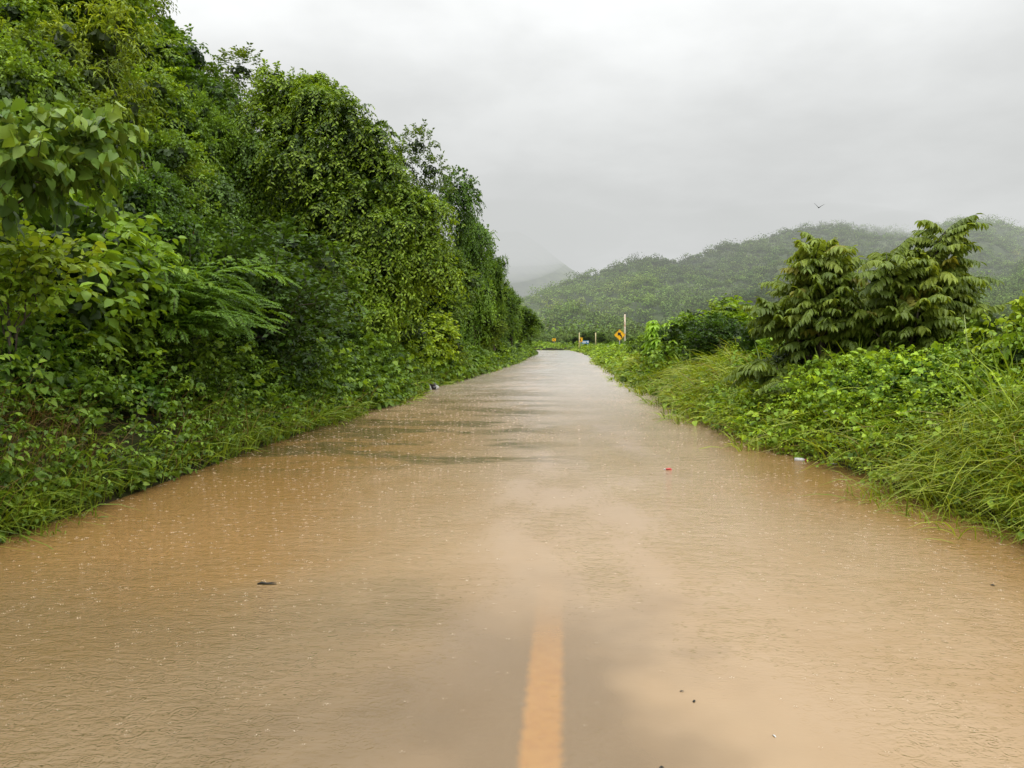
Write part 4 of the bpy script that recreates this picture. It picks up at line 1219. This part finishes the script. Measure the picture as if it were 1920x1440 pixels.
M_BAG = noisy('black plastic', (.010, .008, .008), (.035, .022, .02), 14, .28, .4, spec=.5)
M_FILM = noisy('white plastic film', (.38, .38, .37), (.62, .62, .60), 9, .3, .4, spec=.5)
M_RED = plain('red plastic', (.42, .04, .035), .4)
c = ground_at(811, 730)
root = tag(empty('rubbish_bag', (c[0], c[1], 0)), 'dark rubbish bag with white wrapping lying at the left waterline', 'rubbish bag')
o = crumple('bag', (.13, .11, .12), 3, M_BAG, root); o.location = (.03, 0, .10)
o = crumple('flap', (.10, .07, .05), 4, M_BAG, root); o.location = (-.10, .02, .15); o.rotation_euler = (0, .3, 0)
o = crumple('white_band', (.028, .05, .10), 5, M_FILM, root); o.location = (-.06, -.085, .10); o.rotation_euler = (0, -.25, 0)
o = crumple('white_wrapper', (.05, .05, .065), 6, M_FILM, root); o.location = (.14, -.06, .06)

# bottle afloat near the right bank
c = ground_at(1500, 864)
root = tag(empty('floating_bottle', (c[0], c[1], .012), -.25), 'small pale plastic bottle with a red cap floating near the right bank', 'bottle')
prof = [(-.065, .0), (-.063, .024), (-.02, .027), (.0, .024), (.02, .027), (.04, .022), (.052, .012), (.058, .0115)]
o = tube_obj('bottle_body', [(a, 0, 0) for a, b in prof], [max(b, .002) for a, b in prof], M_FILM, root, 14)
tube_obj('cap', [(.056, 0, 0), (.075, 0, 0)], [.0145, .0145], M_RED, root, 14)
# red wrapper
c = ground_at(1252, 881)
root = tag(empty('red_wrapper', (c[0], c[1], .004), .2), 'red and white crumpled wrapper floating in the middle of the flooded road', 'wrapper')
o = crumple('wrapper_body', (.034, .020, .012), 11, M_RED, root); o.location = (.005, 0, .004)
o = crumple('white_end', (.010, .012, .008), 12, M_FILM, root); o.location = (-.038, 0, .003)
o = crumple('white_tail', (.010, .009, .007), 13, M_FILM, root); o.location = (.046, .004, .003)
# plastic bag on the verge
c = at(1560, 773, 10.2)
o = crumple('plastic_bag', (.115, .09, .04), 21, M_FILM, None, .3, 1.9); o.location = (c[0], c[1], c[2] + .02); o.rotation_euler = (.2, -.2, .3)
tag(o, 'white plastic bag caught on the weeds of the right verge', 'plastic bag')
c = ground_at(1562, 870)
o = crumple('white_scrap', (.035, .022, .010), 22, M_FILM); o.location = (c[0], c[1], .006); tag(o, 'white scrap floating at the right waterline close to the bottle', 'scrap')
c = at(1262, 682, 24)
o = crumple('white_rag', (.13, .1, .09), 23, M_FILM); o.location = (c[0], c[1], c[2]); tag(o, 'white rag lying in the weeds below the lobed-leaf plant', 'rag')
# debris on the water
M_DEB = noisy('dark wet debris', (.012, .012, .008), (.03, .026, .016), 20, .5)
c = ground_at(497, 1096)
root = tag(empty('drifting_stick', (c[0], c[1], .003), .1), 'short black stick with a forked end drifting on the left half of the water', 'stick')
tube_obj('stem', [(-.045, 0, .002), (-.02, .004, .006), (.01, 0, .003), (.07, -.004, .001)], [.004, .009, .006, .002], M_DEB, root, 7)
tube_obj('fork', [(.0, 0, .004), (.04, .016, .005), (.062, .022, .004)], [.004, .003, .0015], M_DEB, root, 6)
for px, py, sz, lab, mm in ((1302, 1316, .011, 'dark scrap of leaf on the water, lower right of the yellow line', M_DEB), (1278, 1297, .007, 'tiny dark speck of debris just left of a larger leaf scrap', M_DEB),
                            (1452, 1381, .010, 'small white scrap on the water near the lower right', M_FILM), (1240, 1448 - 8, .009, 'dark scrap at the bottom edge right of the yellow line', M_DEB),
                            (1860, 1098, .016, 'dark leaf scrap on the water near the right edge', M_DEB), (1852, 957, .014, 'dark scrap beside the waterline under the right grass', M_DEB)):
    c = ground_at(px, py)
    f = Fol(); rr_ = np.random.default_rng(px)
    th = rr_.uniform(0, 6.28, 4)
    f.leaves(np.tile([[0, 0, .003]], (4, 1)), np.stack([np.cos(th), np.sin(th), .25 * rr_.random(4)], 1), np.tile([[.1, .1, 1.]], (4, 1)), sz * rr_.uniform(.7, 1.6, 4), sz * .8, np.full((4, 3), .03), T_HEART)
    o = link('floating_scrap', f.mesh('floating_scrap', [mm])); o.location = (c[0], c[1], 0); tag(o, lab, 'scrap')


# flowers
def flower(px, py, Y, size, colr, lab, group=None, nm='flower', tilt=(-.9, 0)):
    M_ = plain(nm + ' petals', colr, .5); c = at(px, py, Y)
    root = tag(empty(nm, tuple(c)), lab, 'flower', group)
    th = np.linspace(0, 6.28, 6)[:-1]
    f = Fol(); d = np.stack([np.cos(th), -.9 + 0 * th, np.sin(th)], 1)
    f.leaves(np.zeros((5, 3)), d, np.tile([[0, -1., 0]], (5, 1)) + .1, size, size * .75, np.full((5, 3), .5), T_HEART)
    link('petals', f.mesh('petals', [M_]), root)
    tube_obj('stem', [(0, .005, -.01), (.01, .10, -.12)], [.004, .003], M_TWIG, root, 5)


flower(363, 440, 11.2, .05, (.65, .05, .02), 'red flower among dark leaves above the feathery shrub')
flower(541, 764, 12.3, .035, (.65, .10, .02), 'red flower low on the left bank near the waterline')
flower(505, 566, 15.2, .045, (.80, .55, .02), 'yellow flower on the dark shrub at the foot of the drooping tree')
flower(495, 552, 15.2, .035, (.80, .60, .02), 'small yellow flower above the larger yellow one')
for px, py, Y, lab in ((1893, 808, 7.4, 'white flower in the right verge, left of two close to the picture edge'), (1911, 812, 7.3, 'white flower nearest the right edge of the picture'),
                       (1674, 874, 8.3, 'white hanging flower above the right waterline, upper of two'), (1668, 888, 8.2, 'white hanging flower above the right waterline, lower of two')):
    flower(px, py, Y, .035, (.75, .73, .76), lab, 'white flowers on the right verge')
flower(1832, 950, 7.0, .04, (.75, .28, .02), 'orange flower at the right waterline under the bent grass')

# tall pale stalks in front of the right tree
root = tag(empty('grass_stalk', tuple(at(1852, 735, 9.3))), 'tall pale grass stalk with a side shoot leaning left by the right tree', 'grass stalk')
b0 = at(1852, 735, 9.3)
M_STALK = noisy('pale stalk', (.25, .32, .09), (.36, .42, .14), 10, .5)
pts = [at(px, py, 9.3) - b0 for px, py in ((1852, 735), (1830, 690), (1814, 650), (1808, 590))]
tube_obj('stem', pts, [.012, .011, .008, .003], M_STALK, root, 6)
pts = [at(px, py, 9.3) - b0 for px, py in ((1817, 660), (1832, 648), (1846, 636))]
tube_obj('side_shoot', pts, [.006, .005, .002], M_STALK, root, 6)

# bird: one continuous body, wings raised
bm = bmesh.new()
sec = [(-.09, .004, 0), (-.07, .016, .004), (-.045, .020, .006), (-.01, .030, 0), (.04, .030, -.004), (.09, .018, 0), (.12, .014, .004), (.17, .020, .004)]
R_ = []
for xx, rr_, zz_ in sec:
    fl = .25 if xx > .15 else .9
    R_.append([bm.verts.new((xx, math.cos(t) * rr_ * (1.6 if xx > .15 else 1), zz_ + math.sin(t) * rr_ * fl)) for t in np.linspace(0, 2 * math.pi, 9)[:-1]])
for a, b in zip(R_, R_[1:]):
    for i in range(8): bm.faces.new((a[i], a[(i + 1) % 8], b[(i + 1) % 8], b[i]))
bm.faces.new(R_[0][::-1]); bm.faces.new(R_[-1])
bm.faces.ensure_lookup_table()
for sgn, steps in ((-1, ((.09, .07, .02), (.10, .07, .05))), (1, ((.09, .10, -.01), (.09, .07, -.06)))):
    fc = min(bm.faces, key=lambda q: (q.calc_center_median() - Vector((.015, sgn * .03, .012))).length)
    for dy, dz, dx in steps:
        rr2 = bmesh.ops.extrude_discrete_faces(bm, faces=[fc]) if False else bmesh.ops.extrude_face_region(bm, geom=[fc])
        vs = [v for v in rr2['geom'] if isinstance(v, bmesh.types.BMVert)]
        nf_ = [q for q in rr2['geom'] if isinstance(q, bmesh.types.BMFace)][0]
        bm.faces.remove(fc) if fc.is_valid else None
        cc = sum((v.co for v in vs), Vector()) / len(vs)
        for v in vs:
            v.co = cc + (v.co - cc) * .9 + Vector((dx, sgn * dy, dz))
            v.co.z = cc.z + dz + (v.co.z - cc.z - dz) * .4
        fc = nf_
bmesh.ops.recalc_face_normals(bm, faces=bm.faces)
me = bpy.data.meshes.new('bird'); bm.to_mesh(me); bm.free(); me.materials.append(plain('dark plumage', (.03, .03, .03), .7))
o = link('bird', me); c = at(1535, 389, 36); o.location = tuple(c); o.rotation_euler = (.1, -.1, 1.15)
tag(o, 'small dark bird flying with raised wings above the hills', 'bird')


# =================================================================== SKY AND LIGHT
w = bpy.data.worlds.new("World"); SC.world = w; w.use_nodes = True
nt = w.node_tree; nt.nodes.clear(); N, K = nt.nodes, nt.links
SUN_EL, SUN_AZ = rad(58), rad(150)
sky = node('ShaderNodeTexSky', sky_type='NISHITA'); sky.sun_disc = False
sky.sun_elevation = SUN_EL; sky.sun_rotation = SUN_AZ
sky.air_density = 2; sky.dust_density = 6
hs = node('ShaderNodeHueSaturation'); hs.inputs['Saturation'].default_value = .05; hs.inputs['Value'].default_value = .8
K.new(sky.outputs[0], hs.inputs['Color'])
tcw = node('ShaderNodeTexCoord'); dirv = tcw.outputs['Generated']
sp = node('ShaderNodeSeparateXYZ'); K.new(dirv, sp.inputs[0])
zz = math_('MAXIMUM', sp.outputs[2], 0.)
# overcast: brighter overhead than at the horizon; unseen zenith raised to light the foliage
lum = math_('ADD', math_('ADD', .67, math_('MULTIPLY', zz, .55)), math_('MULTIPLY', math_('MULTIPLY', zz, zz), 2.0))
# cloud sheets: sample noise on a plane above so that the banks flatten towards the horizon
den = math_('ADD', zz, .18)
cx_ = math_('DIVIDE', sp.outputs[0], den); cy_ = math_('DIVIDE', sp.outputs[1], den)
cv = node('ShaderNodeCombineXYZ'); K.new(cx_, cv.inputs[0]); K.new(cy_, cv.inputs[1])
cn = math_('ADD', math_('MULTIPLY', noise(cv.outputs[0], .8, 5, .5), .7), math_('MULTIPLY', noise(cv.outputs[0], 2.3, 5, .55), .3))
cl = maprange(cn, .33, .68, .80, 1.19)
lum2 = math_('MULTIPLY', math_('MULTIPLY', lum, cl), 10.)
tint = node('ShaderNodeMix', data_type='RGBA', blend_type='MULTIPLY'); tint.inputs[0].default_value = 1
K.new(lum2, tint.inputs[6]); tint.inputs[7].default_value = (.985, 1.0, 1.0, 1)
mix = node('ShaderNodeMix', data_type='RGBA'); mix.inputs[0].default_value = .92
K.new(hs.outputs[0], mix.inputs[6]); K.new(tint.outputs[2], mix.inputs[7])
bg = node('ShaderNodeBackground'); bg.inputs['Strength'].default_value = .1
K.new(mix.outputs[2], bg.inputs['Color'])
ow = node('ShaderNodeOutputWorld'); K.new(bg.outputs[0], ow.inputs[0])

sd = bpy.data.lights.new('sun', 'SUN'); sd.energy = 1.5; sd.angle = rad(45); sd.color = (1, .97, .92)
so = bpy.data.objects.new('sun', sd); COL.objects.link(so)
sv = Vector((math.sin(SUN_AZ) * math.cos(SUN_EL), math.cos(SUN_AZ) * math.cos(SUN_EL), math.sin(SUN_EL)))
so.rotation_euler = sv.to_track_quat('Z', 'Y').to_euler()
so.location = (0, 0, 50)

SC.view_settings.view_transform = 'Standard'
try: SC.view_settings.look = 'None'
except Exception: pass
SC.view_settings.exposure = 0
cy = SC.cycles
cy.max_bounces = 6; cy.diffuse_bounces = 3; cy.glossy_bounces = 2; cy.transmission_bounces = 3; cy.transparent_max_bounces = 8; cy.volume_bounces = 0
cy.use_denoising = True
cy.use_adaptive_sampling = True
cy.adaptive_threshold = .02
